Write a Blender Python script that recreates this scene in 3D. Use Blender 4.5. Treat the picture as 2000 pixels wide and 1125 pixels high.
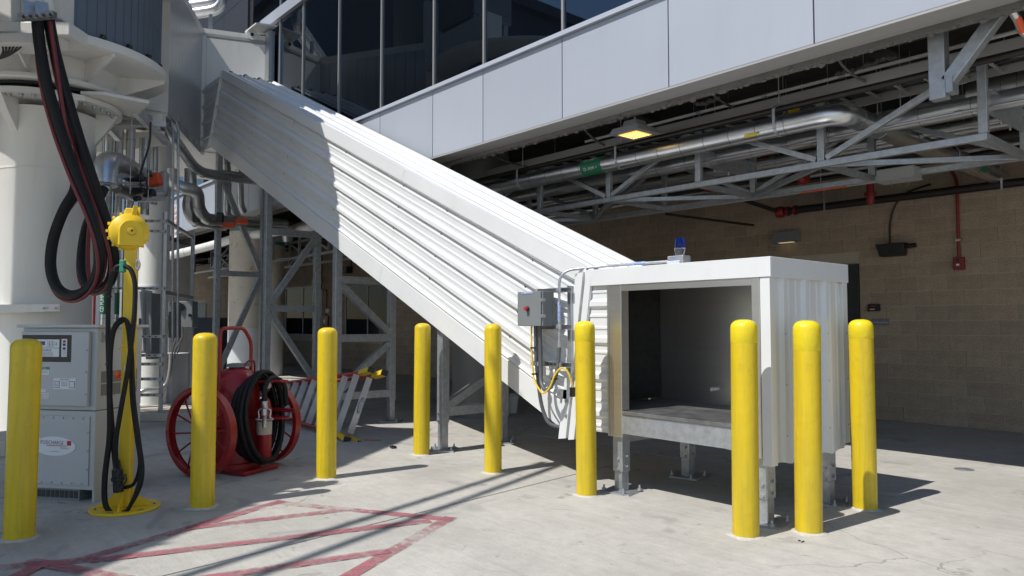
import bpy, math, random
from mathutils import Vector, Matrix
R = math.radians
random.seed(7)
for o in list(bpy.data.objects): bpy.data.objects.remove(o)
S = bpy.context.scene
COL = S.collection

# ------------------------------------------------------------------ camera
# X runs along the building (towards the right), Y into the building, Z up; metres.
CX, CF, HOR, CAMZ = 1000.0, 1450.0, 633.0, 1.37
TH = math.atan(1250.0 / CF)
PITCH = math.atan((HOR - 562.5) / CF)
_fh = Vector((-math.cos(TH), math.sin(TH), 0)); RT = Vector((math.sin(TH), math.cos(TH), 0)); UPZ = Vector((0, 0, 1))
FW = _fh * math.cos(PITCH) + UPZ * math.sin(PITCH); UP = -_fh * math.sin(PITCH) + UPZ * math.cos(PITCH)
CAM = Vector((0, 0, CAMZ))
cd = bpy.data.cameras.new('camera'); co = bpy.data.objects.new('camera', cd); COL.objects.link(co)
cd.sensor_width = 36; cd.lens = CF / 2000 * 36; cd.clip_end = 500; cd.clip_start = 0.05
m = Matrix((RT, UP, -FW)).transposed().to_4x4(); m.translation = CAM
co.matrix_world = m
S.camera = co

# ------------------------------------------------------------------ sky and sun
SUND = Vector((0.085, 1.0, -1.38)).normalized()          # the way sunlight travels
W = bpy.data.worlds.new('World'); S.world = W; W.use_nodes = True
nt = W.node_tree; bg = nt.nodes['Background']
sk = nt.nodes.new('ShaderNodeTexSky'); sk.sky_type = 'NISHITA'; sk.sun_disc = False
sk.sun_elevation = math.asin(-SUND.z); sk.sun_rotation = math.atan2(-SUND.x, -SUND.y)
sk.air_density = 1.0; sk.dust_density = 0.25; sk.ozone_density = 1.2
nt.links.new(sk.outputs[0], bg.inputs[0]); bg.inputs[1].default_value = 0.112
sl = bpy.data.lights.new('sun', 'SUN'); sl.energy = 4.0; sl.angle = R(0.53); sl.color = (1.0, 0.965, 0.915)
so = bpy.data.objects.new('sun', sl); COL.objects.link(so); so.location = (0, -20, 30)
so.rotation_euler = SUND.to_track_quat('-Z', 'Y').to_euler()
S.view_settings.view_transform = 'Standard'; S.view_settings.look = 'None'
S.view_settings.exposure = 0.25; S.view_settings.gamma = 1.0; S.view_settings.use_curve_mapping = False
S.render.engine = 'CYCLES'
S.cycles.max_bounces = 8; S.cycles.diffuse_bounces = 5; S.cycles.glossy_bounces = 5

# ------------------------------------------------------------------ measuring helpers
def ray(x, y): return FW + RT * ((x - CX) / CF) + UP * ((562.5 - y) / CF)
def _at(x, y, ax, val):
    d = ray(x, y); return CAM + d * ((val - CAM[ax]) / d[ax])
def GZ(x, y, z=0.0): return _at(x, y, 2, z)
def AV(x, y, v): return _at(x, y, 1, v)
def AU(x, y, u): return _at(x, y, 0, u)
def AD(x, y, d): return CAM + ray(x, y) * d
def V3(*a): return Vector(a)

# ------------------------------------------------------------------ materials
MATS = {}
def mat(name, col, rough=0.5, metal=0.0, var=0.0, scale=3.0, bump=0.0, bscale=60.0, col2=None, streak=None, coat=0.0, spec=0.5, rand=0.0, spots=None, rvar=0.0, emit=None, estr=0.0):
    if name in MATS: return MATS[name]
    M = bpy.data.materials.new(name); M.use_nodes = True
    n = M.node_tree.nodes; l = M.node_tree.links; b = n['Principled BSDF']
    b.inputs['Base Color'].default_value = (*col, 1); b.inputs['Roughness'].default_value = rough
    b.inputs['Metallic'].default_value = metal; b.inputs['Specular IOR Level'].default_value = spec
    b.inputs['Coat Weight'].default_value = coat; b.inputs['Coat Roughness'].default_value = 0.12
    if emit: b.inputs['Emission Color'].default_value = (*emit, 1); b.inputs['Emission Strength'].default_value = estr
    tc = n.new('ShaderNodeTexCoord'); cur = None
    def noise(sc, det=6, rgh=0.6, vec=None):
        t = n.new('ShaderNodeTexNoise'); t.inputs['Scale'].default_value = sc; t.inputs['Detail'].default_value = det; t.inputs['Roughness'].default_value = rgh
        l.new(vec or tc.outputs['Object'], t.inputs['Vector']); return t
    def mix(fac, a, bcol, mode='MIX'):
        x = n.new('ShaderNodeMix'); x.data_type = 'RGBA'; x.blend_type = mode
        if hasattr(fac, 'is_linked'): l.new(fac, x.inputs[0])
        else: x.inputs[0].default_value = fac
        for s, i in ((a, 6), (bcol, 7)):
            if hasattr(s, 'is_linked'): l.new(s, x.inputs[i])
            else: x.inputs[i].default_value = (*s, 1)
        return x.outputs[2]
    def ramp(v, a, bb):
        x = n.new('ShaderNodeMapRange'); l.new(v, x.inputs[0]); x.inputs[1].default_value = a; x.inputs[2].default_value = bb; return x.outputs[0]
    if var or col2:
        t = noise(scale)
        c2 = col2 or tuple(max(0, c * (1 - var)) for c in col)
        cur = mix(ramp(t.outputs[0], 0.32, 0.68), c2, col)
    if streak:                                      # (amount, colour, xyz stretch, low, high)
        mp = n.new('ShaderNodeMapping'); l.new(tc.outputs['Object'], mp.inputs[0]); mp.inputs['Scale'].default_value = streak[2]
        t = noise(1.0, 5, 0.65, mp.outputs[0])
        f = ramp(t.outputs[0], streak[3], streak[4])
        mu = n.new('ShaderNodeMath'); mu.operation = 'MULTIPLY'; l.new(f, mu.inputs[0]); mu.inputs[1].default_value = streak[0]
        cur = mix(mu.outputs[0], cur or col, streak[1])
    if spots:                                       # (scale, colour, low, high, amount)
        t = noise(spots[0], 4, 0.55)
        f = ramp(t.outputs[0], spots[2], spots[3])
        mu = n.new('ShaderNodeMath'); mu.operation = 'MULTIPLY'; l.new(f, mu.inputs[0]); mu.inputs[1].default_value = spots[4]
        cur = mix(mu.outputs[0], cur or col, spots[1])
    if rand:
        oi = n.new('ShaderNodeObjectInfo')
        v = n.new('ShaderNodeMapRange'); l.new(oi.outputs['Random'], v.inputs[0]); v.inputs[3].default_value = 1 - rand; v.inputs[4].default_value = 1 + rand * 0.6
        hs = n.new('ShaderNodeHueSaturation'); l.new(v.outputs[0], hs.inputs['Value'])
        if cur: l.new(cur, hs.inputs['Color'])
        else: hs.inputs['Color'].default_value = (*col, 1)
        cur = hs.outputs[0]
    if cur: l.new(cur, b.inputs['Base Color'])
    if rvar:
        t = noise(scale * 2.3)
        x = n.new('ShaderNodeMapRange'); l.new(t.outputs[0], x.inputs[0]); x.inputs[1].default_value = 0.3; x.inputs[2].default_value = 0.7
        x.inputs[3].default_value = max(0.02, rough - rvar); x.inputs[4].default_value = min(1, rough + rvar); l.new(x.outputs[0], b.inputs['Roughness'])
    if bump:
        t = noise(bscale, 8, 0.62); bp = n.new('ShaderNodeBump'); bp.inputs['Strength'].default_value = bump; bp.inputs['Distance'].default_value = 0.02
        l.new(t.outputs[0], bp.inputs['Height']); l.new(bp.outputs[0], b.inputs['Normal'])
    MATS[name] = M; return M

M_white = mat('white_painted_steel', (0.70, 0.71, 0.715), 0.30, var=0.05, scale=1.3, streak=(0.22, (0.50, 0.49, 0.46), (2.2, 2.2, 0.6), 0.54, 0.80), bump=0.02, bscale=2.5)
M_trim = mat('white_trim', (0.70, 0.71, 0.71), 0.32, var=0.05, scale=2, bump=0.03, bscale=2.2, streak=(0.25, (0.50, 0.485, 0.45), (2.5, 2.5, 0.7), 0.56, 0.8))
M_fascia = mat('aluminium_panel', (0.37, 0.395, 0.445), 0.33, var=0.05, scale=0.7, rvar=0.05, streak=(0.28, (0.32, 0.335, 0.365), (4, 4, 0.35), 0.52, 0.8), bump=0.05, bscale=1.1, rand=0.05)
M_cream = mat('cream_enamel', (0.70, 0.69, 0.65), 0.36, var=0.05, scale=1.5, streak=(0.28, (0.45, 0.43, 0.38), (5, 5, 0.5), 0.52, 0.8), rvar=0.08)
M_galv = mat('galvanised_steel', (0.50, 0.52, 0.545), 0.44, 0.7, col2=(0.36, 0.38, 0.40), scale=16, rvar=0.13, streak=(0.25, (0.30, 0.31, 0.32), (5, 5, 1.5), 0.52, 0.75))
M_strut = mat('strut_zinc', (0.50, 0.51, 0.53), 0.42, 0.7, var=0.2, scale=12, rvar=0.1)
M_stain = mat('stainless_steel', (0.74, 0.72, 0.69), 0.36, 0.95, var=0.10, scale=1.2, streak=(0.18, (0.32, 0.31, 0.30), (1.0, 1.0, 14.0), 0.45, 0.8))
M_stainfloor = mat('worn_stainless', (0.40, 0.40, 0.40), 0.40, 0.8, col2=(0.22, 0.22, 0.22), scale=5, rvar=0.12, spots=(9, (0.16, 0.155, 0.15), 0.58, 0.74, 0.6))
M_alu = mat('aluminium_jacket', (0.64, 0.65, 0.66), 0.32, 1.0, var=0.12, scale=5, rvar=0.05, bump=0.012, bscale=5)
M_alud = mat('dull_aluminium', (0.52, 0.53, 0.54), 0.36, 0.9, var=0.14, scale=5, rvar=0.08, bump=0.015, bscale=6)
M_band = mat('jacket_seam', (0.26, 0.26, 0.27), 0.45, 0.8)
M_yel = mat('yellow_paint', (0.74, 0.53, 0.012), 0.36, var=0.12, scale=2.6, spots=(8, (0.40, 0.30, 0.03), 0.60, 0.76, 0.55), streak=(0.8, (0.46, 0.35, 0.03), (16, 16, 1.0), 0.44, 0.72), rvar=0.12, bump=0.22, bscale=16, rand=0.07)
M_yel2 = mat('yellow_enamel', (0.80, 0.54, 0.02), 0.38, var=0.06, scale=4, rvar=0.08, streak=(0.3, (0.55, 0.38, 0.03), (8, 8, 0.8), 0.55, 0.8))
M_red = mat('red_enamel', (0.33, 0.012, 0.016), 0.33, var=0.25, scale=5, rvar=0.1, spots=(18, (0.16, 0.03, 0.025), 0.60, 0.75, 0.5))
M_redpipe = mat('red_pipe_paint', (0.26, 0.018, 0.016), 0.42, var=0.2, scale=6)
M_orange = mat('orange_tape', (0.70, 0.10, 0.03), 0.5, var=0.1)
M_rub = mat('black_rubber', (0.010, 0.010, 0.011), 0.52, spec=0.3, var=0.3, scale=8, rvar=0.1, bump=0.08, bscale=70)
M_redhose = mat('red_hose', (0.20, 0.03, 0.038), 0.5, var=0.25, scale=9)
M_greyflex = mat('grey_flex_conduit', (0.10, 0.102, 0.107), 0.45, var=0.15, scale=20)
M_ycable = mat('yellow_cable', (0.75, 0.52, 0.03), 0.42)
M_blk = mat('black_plastic', (0.012, 0.012, 0.013), 0.42, var=0.2, scale=10)
M_dark = mat('dark_metal', (0.045, 0.045, 0.048), 0.5, 0.2, var=0.2)
M_blackpipe = mat('black_iron_pipe', (0.030, 0.026, 0.024), 0.45, 0.2, var=0.3, scale=7)
M_grey = mat('grey_enamel', (0.49, 0.50, 0.50), 0.40, var=0.05, scale=2, rvar=0.07, streak=(0.15, (0.30, 0.31, 0.31), (6, 6, 0.6), 0.52, 0.8))
M_grey2 = mat('dark_grey_enamel', (0.20, 0.215, 0.22), 0.42, var=0.07, scale=3, rvar=0.06)
M_grey3 = mat('vent_band_grey', (0.19, 0.19, 0.185), 0.5, var=0.06)
M_block = mat('split_face_block', (0.44, 0.345, 0.255), 0.92, col2=(0.35, 0.275, 0.205), scale=7, bump=0.5, bscale=42, spots=(85, (0.17, 0.135, 0.105), 0.54, 0.66, 0.6))
M_mortar = mat('mortar', (0.50, 0.43, 0.35), 0.95, var=0.12, scale=6, bump=0.3, bscale=50)
M_conc = mat('column_concrete', (0.56, 0.51, 0.43), 0.85, col2=(0.46, 0.42, 0.355), scale=2.5, bump=0.2, bscale=40, spots=(11, (0.27, 0.20, 0.14), 0.63, 0.70, 0.8))
M_colw = mat('column_grey_band', (0.55, 0.56, 0.58), 0.7, var=0.08, scale=3)
M_teal = mat('teal_band', (0.05, 0.22, 0.25), 0.6)
M_deck = mat('dark_deck', (0.060, 0.057, 0.053), 0.9, var=0.35, scale=2, bump=0.4, bscale=20)
M_spray = mat('fireproofing', (0.17, 0.162, 0.15), 0.95, var=0.2, scale=8, bump=0.9, bscale=24)
M_soffit = mat('soffit_metal', (0.34, 0.335, 0.325), 0.5, var=0.06, scale=1.5)
M_mull = mat('mullion_anodised', (0.50, 0.48, 0.45), 0.35, 0.6)
M_plast = mat('patch_grout', (0.55, 0.535, 0.50), 0.9, var=0.22, scale=9, bump=0.5, bscale=40)
M_label = mat('label_white', (0.74, 0.75, 0.76), 0.5)
M_labblue = mat('label_blue', (0.10, 0.20, 0.50), 0.5, col2=(0.5, 0.55, 0.65), scale=60)
M_ink = mat('ink_dark', (0.03, 0.03, 0.05), 0.6)
M_inkblue = mat('ink_blue', (0.04, 0.04, 0.20), 0.6)
M_inkred = mat('ink_red', (0.45, 0.02, 0.03), 0.6)
M_inkwhite = mat('ink_white', (0.78, 0.80, 0.80), 0.6)
M_green = mat('label_green', (0.015, 0.14, 0.075), 0.45)
M_greensign = mat('notice_green', (0.03, 0.24, 0.14), 0.5)
M_ylabel = mat('label_yellow', (0.75, 0.55, 0.03), 0.5)
M_lcd = mat('lcd_blue', (0.012, 0.035, 0.15), 0.15)
M_slat = mat('curtain_slat_blue', (0.135, 0.165, 0.205), 0.40, 0.2, var=0.08, scale=3, rvar=0.06)
M_alul = mat('ladder_aluminium', (0.68, 0.70, 0.73), 0.38, 0.35, var=0.12, scale=7, rvar=0.08)
M_paintred = None
M_white2 = mat('white_pvc', (0.72, 0.72, 0.70), 0.45, var=0.06)
M_darkclad = mat('dark_cladding', (0.035, 0.037, 0.041), 0.45, var=0.08, scale=0.6)
M_led = mat('led_lens', (0.9, 0.6, 0.15), 0.4, emit=(1.0, 0.62, 0.13), estr=0.7)
M_ledhi = mat('led_diode', (0.9, 0.7, 0.3), 0.4, emit=(1.0, 0.80, 0.36), estr=1.3)
M_wall_lamp = mat('wall_lamp_lens', (0.8, 0.7, 0.5), 0.5, emit=(1.0, 0.75, 0.42), estr=0.35)

def glassmat(name, col, rough=0.02, bump=0.0):
    M = mat(name, col, rough, 0.0, spec=0.5); b = M.node_tree.nodes['Principled BSDF']; b.inputs['IOR'].default_value = 1.9 if bump else 1.40
    if bump:
        n = M.node_tree.nodes; l = M.node_tree.links; tc = n.new('ShaderNodeTexCoord')
        t = n.new('ShaderNodeTexNoise'); t.inputs['Scale'].default_value = 0.9; t.inputs['Detail'].default_value = 2; l.new(tc.outputs['Object'], t.inputs['Vector'])
        bp = n.new('ShaderNodeBump'); bp.inputs['Strength'].default_value = bump; bp.inputs['Distance'].default_value = 0.02; l.new(t.outputs[0], bp.inputs['Height']); l.new(bp.outputs[0], b.inputs['Normal'])
    return M
M_glass = glassmat('tinted_curtain_glass', (0.002, 0.0028, 0.0045), 0.01, 0.03)
M_glass.node_tree.nodes['Principled BSDF'].inputs['Specular Tint'].default_value = (0.62, 0.80, 1.0, 1)
M_win = glassmat('dark_window_glass', (0.008, 0.009, 0.010), 0.03)
M_win.node_tree.nodes['Principled BSDF'].inputs['IOR'].default_value = 1.18
def transmat(name, col, rough=0.05):
    M = mat(name, col, rough); b = M.node_tree.nodes['Principled BSDF']; b.inputs['Transmission Weight'].default_value = 0.85; b.inputs['IOR'].default_value = 1.35; return M
M_blue = transmat('blue_lens', (0.008, 0.045, 0.36), 0.12); M_clear = transmat('clear_lens', (0.35, 0.37, 0.40), 0.06)

def ground_mat():
    M = bpy.data.materials.new('apron_concrete'); M.use_nodes = True; n = M.node_tree.nodes; l = M.node_tree.links; b = n['Principled BSDF']
    tc = n.new('ShaderNodeTexCoord'); P = tc.outputs['Object']
    def noise(sc, det=6, rg=0.6, vec=P, dist=0.0):
        t = n.new('ShaderNodeTexNoise'); t.inputs['Scale'].default_value = sc; t.inputs['Detail'].default_value = det; t.inputs['Roughness'].default_value = rg; t.inputs['Distortion'].default_value = dist
        l.new(vec, t.inputs['Vector']); return t.outputs[0]
    def rng(v, a, c, x=0.0, y=1.0):
        q = n.new('ShaderNodeMapRange'); l.new(v, q.inputs[0]); q.inputs[1].default_value = a; q.inputs[2].default_value = c; q.inputs[3].default_value = x; q.inputs[4].default_value = y; return q.outputs[0]
    def mix(f, a, c):
        x = n.new('ShaderNodeMix'); x.data_type = 'RGBA'; l.new(f, x.inputs[0])
        for s, i in ((a, 6), (c, 7)):
            if isinstance(s, tuple): x.inputs[i].default_value = (*s, 1)
            else: l.new(s, x.inputs[i])
        return x.outputs[2]
    c = mix(rng(noise(0.7, 7, 0.62), 0.34, 0.66), (0.41, 0.39, 0.35), (0.54, 0.52, 0.475))
    c = mix(rng(noise(9, 8, 0.72), 0.38, 0.68, 0, 0.5), c, (0.33, 0.315, 0.29))
    mp = n.new('ShaderNodeMapping'); l.new(P, mp.inputs[0]); mp.inputs['Rotation'].default_value = (0, 0, R(8)); mp.inputs['Scale'].default_value = (0.8, 16, 1)
    c = mix(rng(noise(1.5, 8, 0.72, mp.outputs[0], 0.6), 0.50, 0.76, 0, 0.40), c, (0.60, 0.58, 0.54))
    mp2 = n.new('ShaderNodeMapping'); l.new(P, mp2.inputs[0]); mp2.inputs['Rotation'].default_value = (0, 0, R(-3)); mp2.inputs['Scale'].default_value = (1.2, 11, 1)
    c = mix(rng(noise(1.0, 7, 0.66, mp2.outputs[0], 0.4), 0.54, 0.78, 0, 0.42), c, (0.30, 0.28, 0.25))
    c = mix(rng(noise(1.9, 5, 0.5, P, 1.2), 0.60, 0.70, 0, 0.5), c, (0.25, 0.24, 0.225))      # old stains
    c = mix(rng(noise(5.5, 3, 0.5, P, 0.8), 0.66, 0.73, 0, 0.6), c, (0.20, 0.195, 0.185))      # small dark spots
    c = mix(rng(noise(38, 5, 0.7), 0.62, 0.74, 0, 0.6), c, (0.19, 0.18, 0.17))
    c = mix(rng(noise(26, 5, 0.7), 0.62, 0.74, 0, 0.5), c, (0.66, 0.65, 0.62))
    wv = n.new('ShaderNodeTexNoise'); wv.inputs['Scale'].default_value = 1.3; wv.inputs['Detail'].default_value = 6; l.new(P, wv.inputs['Vector'])
    mxv = n.new('ShaderNodeMix'); mxv.data_type = 'RGBA'; mxv.blend_type = 'LINEAR_LIGHT'; mxv.inputs[0].default_value = 0.55; l.new(P, mxv.inputs[6]); l.new(wv.outputs['Color'], mxv.inputs[7])
    vo = n.new('ShaderNodeTexVoronoi'); vo.feature = 'DISTANCE_TO_EDGE'; vo.inputs['Scale'].default_value = 0.33; l.new(mxv.outputs[2], vo.inputs['Vector'])
    ck = rng(vo.outputs['Distance'], 0.0, 0.0035, 1.0, 0.0); gate = rng(noise(0.55, 2, 0.5), 0.5, 0.6)
    mm = n.new('ShaderNodeMath'); mm.operation = 'MULTIPLY'; l.new(ck, mm.inputs[0]); l.new(gate, mm.inputs[1]); m2 = n.new('ShaderNodeMath'); m2.operation = 'MULTIPLY'; l.new(mm.outputs[0], m2.inputs[0]); m2.inputs[1].default_value = 0.65
    c = mix(m2.outputs[0], c, (0.13, 0.125, 0.118))                                              # hairline cracks
    c = mix(rng(noise(0.42, 4, 0.55, P, 0.9), 0.52, 0.70, 0, 0.45), c, (0.26, 0.25, 0.23))       # broad dirt
    l.new(c, b.inputs['Base Color']); b.inputs['Roughness'].default_value = 0.86; b.inputs['Specular IOR Level'].default_value = 0.35
    bp = n.new('ShaderNodeBump'); bp.inputs['Strength'].default_value = 0.4; bp.inputs['Distance'].default_value = 0.012
    mp3 = n.new('ShaderNodeMapping'); l.new(P, mp3.inputs[0]); mp3.inputs['Rotation'].default_value = (0, 0, R(6)); mp3.inputs['Scale'].default_value = (12, 40, 1)
    ad = n.new('ShaderNodeMath'); ad.operation = 'ADD'; l.new(noise(1.0, 6, 0.7, mp3.outputs[0]), ad.inputs[0]); l.new(noise(45, 8, 0.7), ad.inputs[1])
    l.new(ad.outputs[0], bp.inputs['Height']); l.new(bp.outputs[0], b.inputs['Normal'])
    return M
M_ground = ground_mat()
def worn_paint(name, col, lo, hi):
    M = bpy.data.materials.new(name); M.use_nodes = True; n = M.node_tree.nodes; l = M.node_tree.links; b = n['Principled BSDF']
    tc = n.new('ShaderNodeTexCoord')
    t = n.new('ShaderNodeTexNoise'); t.inputs['Scale'].default_value = 14; t.inputs['Detail'].default_value = 10; t.inputs['Roughness'].default_value = 0.75; l.new(tc.outputs['Object'], t.inputs['Vector'])
    t2 = n.new('ShaderNodeTexNoise'); t2.inputs['Scale'].default_value = 1.6; t2.inputs['Detail'].default_value = 3; l.new(tc.outputs['Object'], t2.inputs['Vector'])
    ad = n.new('ShaderNodeMath'); ad.operation = 'ADD'; l.new(t.outputs[0], ad.inputs[0]); l.new(t2.outputs[0], ad.inputs[1])
    q = n.new('ShaderNodeMapRange'); l.new(ad.outputs[0], q.inputs[0]); q.inputs[1].default_value = lo; q.inputs[2].default_value = hi; q.inputs[3].default_value = 1.0; q.inputs[4].default_value = 0.12
    l.new(q.outputs[0], b.inputs['Alpha']); b.inputs['Base Color'].default_value = (*col, 1); b.inputs['Roughness'].default_value = 0.8
    return M
M_paintred = worn_paint('worn_red_road_paint', (0.36, 0.13, 0.15), 0.86, 1.16)
M_spray_o = worn_paint('orange_spray_paint', (0.75, 0.17, 0.06), 0.92, 1.15)

# ------------------------------------------------------------------ mesh builder
def frame(d, up=None):
    d = Vector(d).normalized(); up = Vector(up) if up is not None else (Vector((0, 0, 1)) if abs(d.z) < 0.95 else Vector((1, 0, 0)))
    s = d.cross(up).normalized(); return d, s, s.cross(d).normalized()
class MB:
    def __init__(s): s.v = []; s.f = []
    def add(s, vs, fs):
        b = len(s.v); s.v += [tuple(v) for v in vs]; s.f += [tuple(b + i for i in f) for f in fs]; return s
    def hexa(s, p): return s.add(p, [(0, 3, 2, 1), (4, 5, 6, 7), (0, 1, 5, 4), (1, 2, 6, 5), (2, 3, 7, 6), (3, 0, 4, 7)])
    def box(s, x0, x1, y0, y1, z0, z1):
        return s.hexa([(x0, y0, z0), (x1, y0, z0), (x1, y1, z0), (x0, y1, z0), (x0, y0, z1), (x1, y0, z1), (x1, y1, z1), (x0, y1, z1)])
    def obox(s, c, ax, ay, az, hx, hy, hz):
        c = Vector(c); ax = Vector(ax).normalized() * hx; ay = Vector(ay).normalized() * hy; az = Vector(az).normalized() * hz
        return s.hexa([c - ax - ay - az, c + ax - ay - az, c + ax + ay - az, c - ax + ay - az, c - ax - ay + az, c + ax - ay + az, c + ax + ay + az, c - ax + ay + az])
    def bar(s, p, q, w, h=None, up=None):
        p = Vector(p); q = Vector(q); d, sd, u = frame(q - p, up); return s.obox((p + q) / 2, d, sd, u, (q - p).length / 2, w / 2, (h or w) / 2)
    def cyl(s, p, q, r, r2=None, n=16, cap=True):
        p = Vector(p); q = Vector(q); d, a, b = frame(q - p); r2 = r if r2 is None else r2
        vs = []
        for c, rr in ((p, r), (q, r2)):
            for i in range(n):
                t = 2 * math.pi * i / n; vs.append(c + a * (math.cos(t) * rr) + b * (math.sin(t) * rr))
        fs = [(i, (i + 1) % n, n + (i + 1) % n, n + i) for i in range(n)]
        fs = [f[::-1] for f in fs]
        if cap: fs += [tuple(range(n)), tuple(range(2 * n - 1, n - 1, -1))]
        return s.add(vs, fs)
    def lathe(s, o, d, prof, n=24):                     # prof: (radius, height along d)
        o = Vector(o); d, a, b = frame(d); vs = []; fs = []
        for r, h in prof:
            for i in range(n):
                t = 2 * math.pi * i / n; vs.append(o + d * h + a * (math.cos(t) * max(r, 1e-4)) + b * (math.sin(t) * max(r, 1e-4)))
        for k in range(len(prof) - 1):
            for i in range(n):
                j = (i + 1) % n; fs.append((k * n + i, (k + 1) * n + i, (k + 1) * n + j, k * n + j))
        fs += [tuple(range(n)), tuple(range((len(prof) - 1) * n + n - 1, (len(prof) - 1) * n - 1, -1))]
        return s.add(vs, fs)
    def tube(s, pts, r, n=10, cap=True, closed=False):
        pts = [Vector(p) for p in pts]; vs = []; fs = []; m_ = len(pts); a = None
        for k, p in enumerate(pts):
            d = (pts[(k + 1) % m_] - pts[k - 1]) if closed else (pts[min(k + 1, m_ - 1)] - pts[max(k - 1, 0)])
            d.normalize()
            if a is None: _, a, _ = frame(d)
            a = (a - d * a.dot(d)).normalized(); b = d.cross(a)
            rr = r[k] if isinstance(r, (list, tuple)) else r
            for i in range(n):
                t = 2 * math.pi * i / n; vs.append(p + a * (math.cos(t) * rr) + b * (math.sin(t) * rr))
        for k in range(m_ if closed else m_ - 1):
            for i in range(n):
                j = (i + 1) % n; k2 = (k + 1) % m_; fs.append((k * n + i, k * n + j, k2 * n + j, k2 * n + i))
        if cap and not closed: fs += [tuple(range(n - 1, -1, -1)), tuple(range((m_ - 1) * n, m_ * n))]
        return s.add(vs, fs)
    def prism(s, poly, ext):
        poly = [Vector(p) for p in poly]; e = Vector(ext); k = len(poly)
        return s.add(poly + [p + e for p in poly], [tuple(range(k - 1, -1, -1)), tuple(range(k, 2 * k))] + [(i, (i + 1) % k, k + (i + 1) % k, k + i) for i in range(k)])
    def sheet(s, rows):                                 # rows of points, open grid
        k = len(rows[0]); vs = [p for r_ in rows for p in r_]
        return s.add(vs, [(i * k + j, i * k + j + 1, (i + 1) * k + j + 1, (i + 1) * k + j) for i in range(len(rows) - 1) for j in range(k - 1)])
    def build(s, name, mt, parent=None, smooth=False, bevel=0.0, local=False, fix=False, solid=0.0):
        me = bpy.data.meshes.new(name); me.from_pydata(s.v, [], s.f); me.validate()
        import bmesh as _b
        bm = _b.new(); bm.from_mesh(me); _b.ops.recalc_face_normals(bm, faces=bm.faces) if fix else None; bm.to_mesh(me); bm.free()
        if smooth:
            me.polygons.foreach_set('use_smooth', [True] * len(me.polygons)); me.set_sharp_from_angle(angle=R(38))
        me.materials.append(mt)
        o = bpy.data.objects.new(name, me); COL.objects.link(o)
        if solid:
            md = o.modifiers.new('thickness', 'SOLIDIFY'); md.thickness = solid; md.offset = -1
        if bevel:
            md = o.modifiers.new('bevel', 'BEVEL'); md.width = bevel; md.segments = 2; md.limit_method = 'ANGLE'; md.angle_limit = R(50)
        if parent: attach(o, parent, local)
        return o
def attach(o, parent, local=False):
    o.parent = parent
    if not local and parent.type == 'EMPTY': o.matrix_parent_inverse = Matrix.Translation(-parent.location)
    return o
def tag(o, label, cat, group=None, kind=None):
    if label: o['label'] = label
    if cat: o['category'] = cat
    if group: o['group'] = group
    if kind: o['kind'] = kind
    return o
def thing(name, label, cat, loc, group=None):
    o = bpy.data.objects.new(name, None); o.empty_display_size = 0.2; COL.objects.link(o); o.location = Vector(loc)
    return tag(o, label, cat, group)
def struct(o): o['kind'] = 'structure'; return o
def smooth(pts, k=6):                                   # Catmull-Rom through the points
    pts = [Vector(p) for p in pts]; out = []
    for i in range(len(pts) - 1):
        p0 = pts[max(i - 1, 0)]; p1 = pts[i]; p2 = pts[i + 1]; p3 = pts[min(i + 2, len(pts) - 1)]
        for j in range(k):
            t = j / k; t2 = t * t; t3 = t2 * t
            out.append(0.5 * ((2 * p1) + (p2 - p0) * t + (2 * p0 - 5 * p1 + 4 * p2 - p3) * t2 + (3 * p1 - p0 - 3 * p2 + p3) * t3))
    return out + [pts[-1]]
def fillet(pts, rad, k=6):                              # straight runs with rounded bends
    pts = [Vector(p) for p in pts]; out = [pts[0]]
    for i in range(1, len(pts) - 1):
        a = (pts[i - 1] - pts[i]); b = (pts[i + 1] - pts[i]); c = min(rad, a.length * 0.48, b.length * 0.48); a.normalize(); b.normalize()
        p, q = pts[i] + a * c, pts[i] + b * c
        for j in range(k + 1):
            t = j / k; out.append(p.lerp(pts[i], t).lerp(pts[i].lerp(q, t), t))
    return out + [pts[-1]]
def text(name, body, size, loc, xd, yd, mt, parent=None, align='CENTER', local=False, squeeze=1.0):
    c = bpy.data.curves.new(name, 'FONT'); c.body = body; c.size = size; c.align_x = align; c.align_y = 'CENTER'; c.resolution_u = 2; c.fill_mode = 'FRONT'
    t = bpy.data.objects.new('tmp', c); COL.objects.link(t)
    bpy.context.view_layer.update()
    me = bpy.data.meshes.new_from_object(t.evaluated_get(bpy.context.evaluated_depsgraph_get())); bpy.data.objects.remove(t)
    xd = Vector(xd).normalized(); yd = Vector(yd).normalized(); loc = Vector(loc)
    for v in me.vertices: v.co = loc + xd * (v.co.x * squeeze) + yd * v.co.y
    me.materials.clear(); me.materials.append(mt)
    o = bpy.data.objects.new(name, me); COL.objects.link(o)
    if parent: attach(o, parent, local)
    return o

def shared(mb, name, mt):
    me = bpy.data.meshes.new(name); me.from_pydata(mb.v, [], mb.f); me.materials.append(mt); return me
def place(me, name, loc, parent=None, rot=None):
    o = bpy.data.objects.new(name, me); COL.objects.link(o); o.location = loc
    if rot: o.rotation_euler = rot
    if parent: attach(o, parent)
    return o
ME_anchor = shared(MB().cyl((0, 0, 0), (0, 0, .055), .009, n=6).lathe((0, 0, 0), (0, 0, 1), [(.018, .014), (.018, .030)], 6), 'anchor_bolt', M_galv)
ME_rod = shared(MB().cyl((0, -.064, 0), (0, .064, 0), .012, n=6), 'through_bolt', M_galv)

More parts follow.
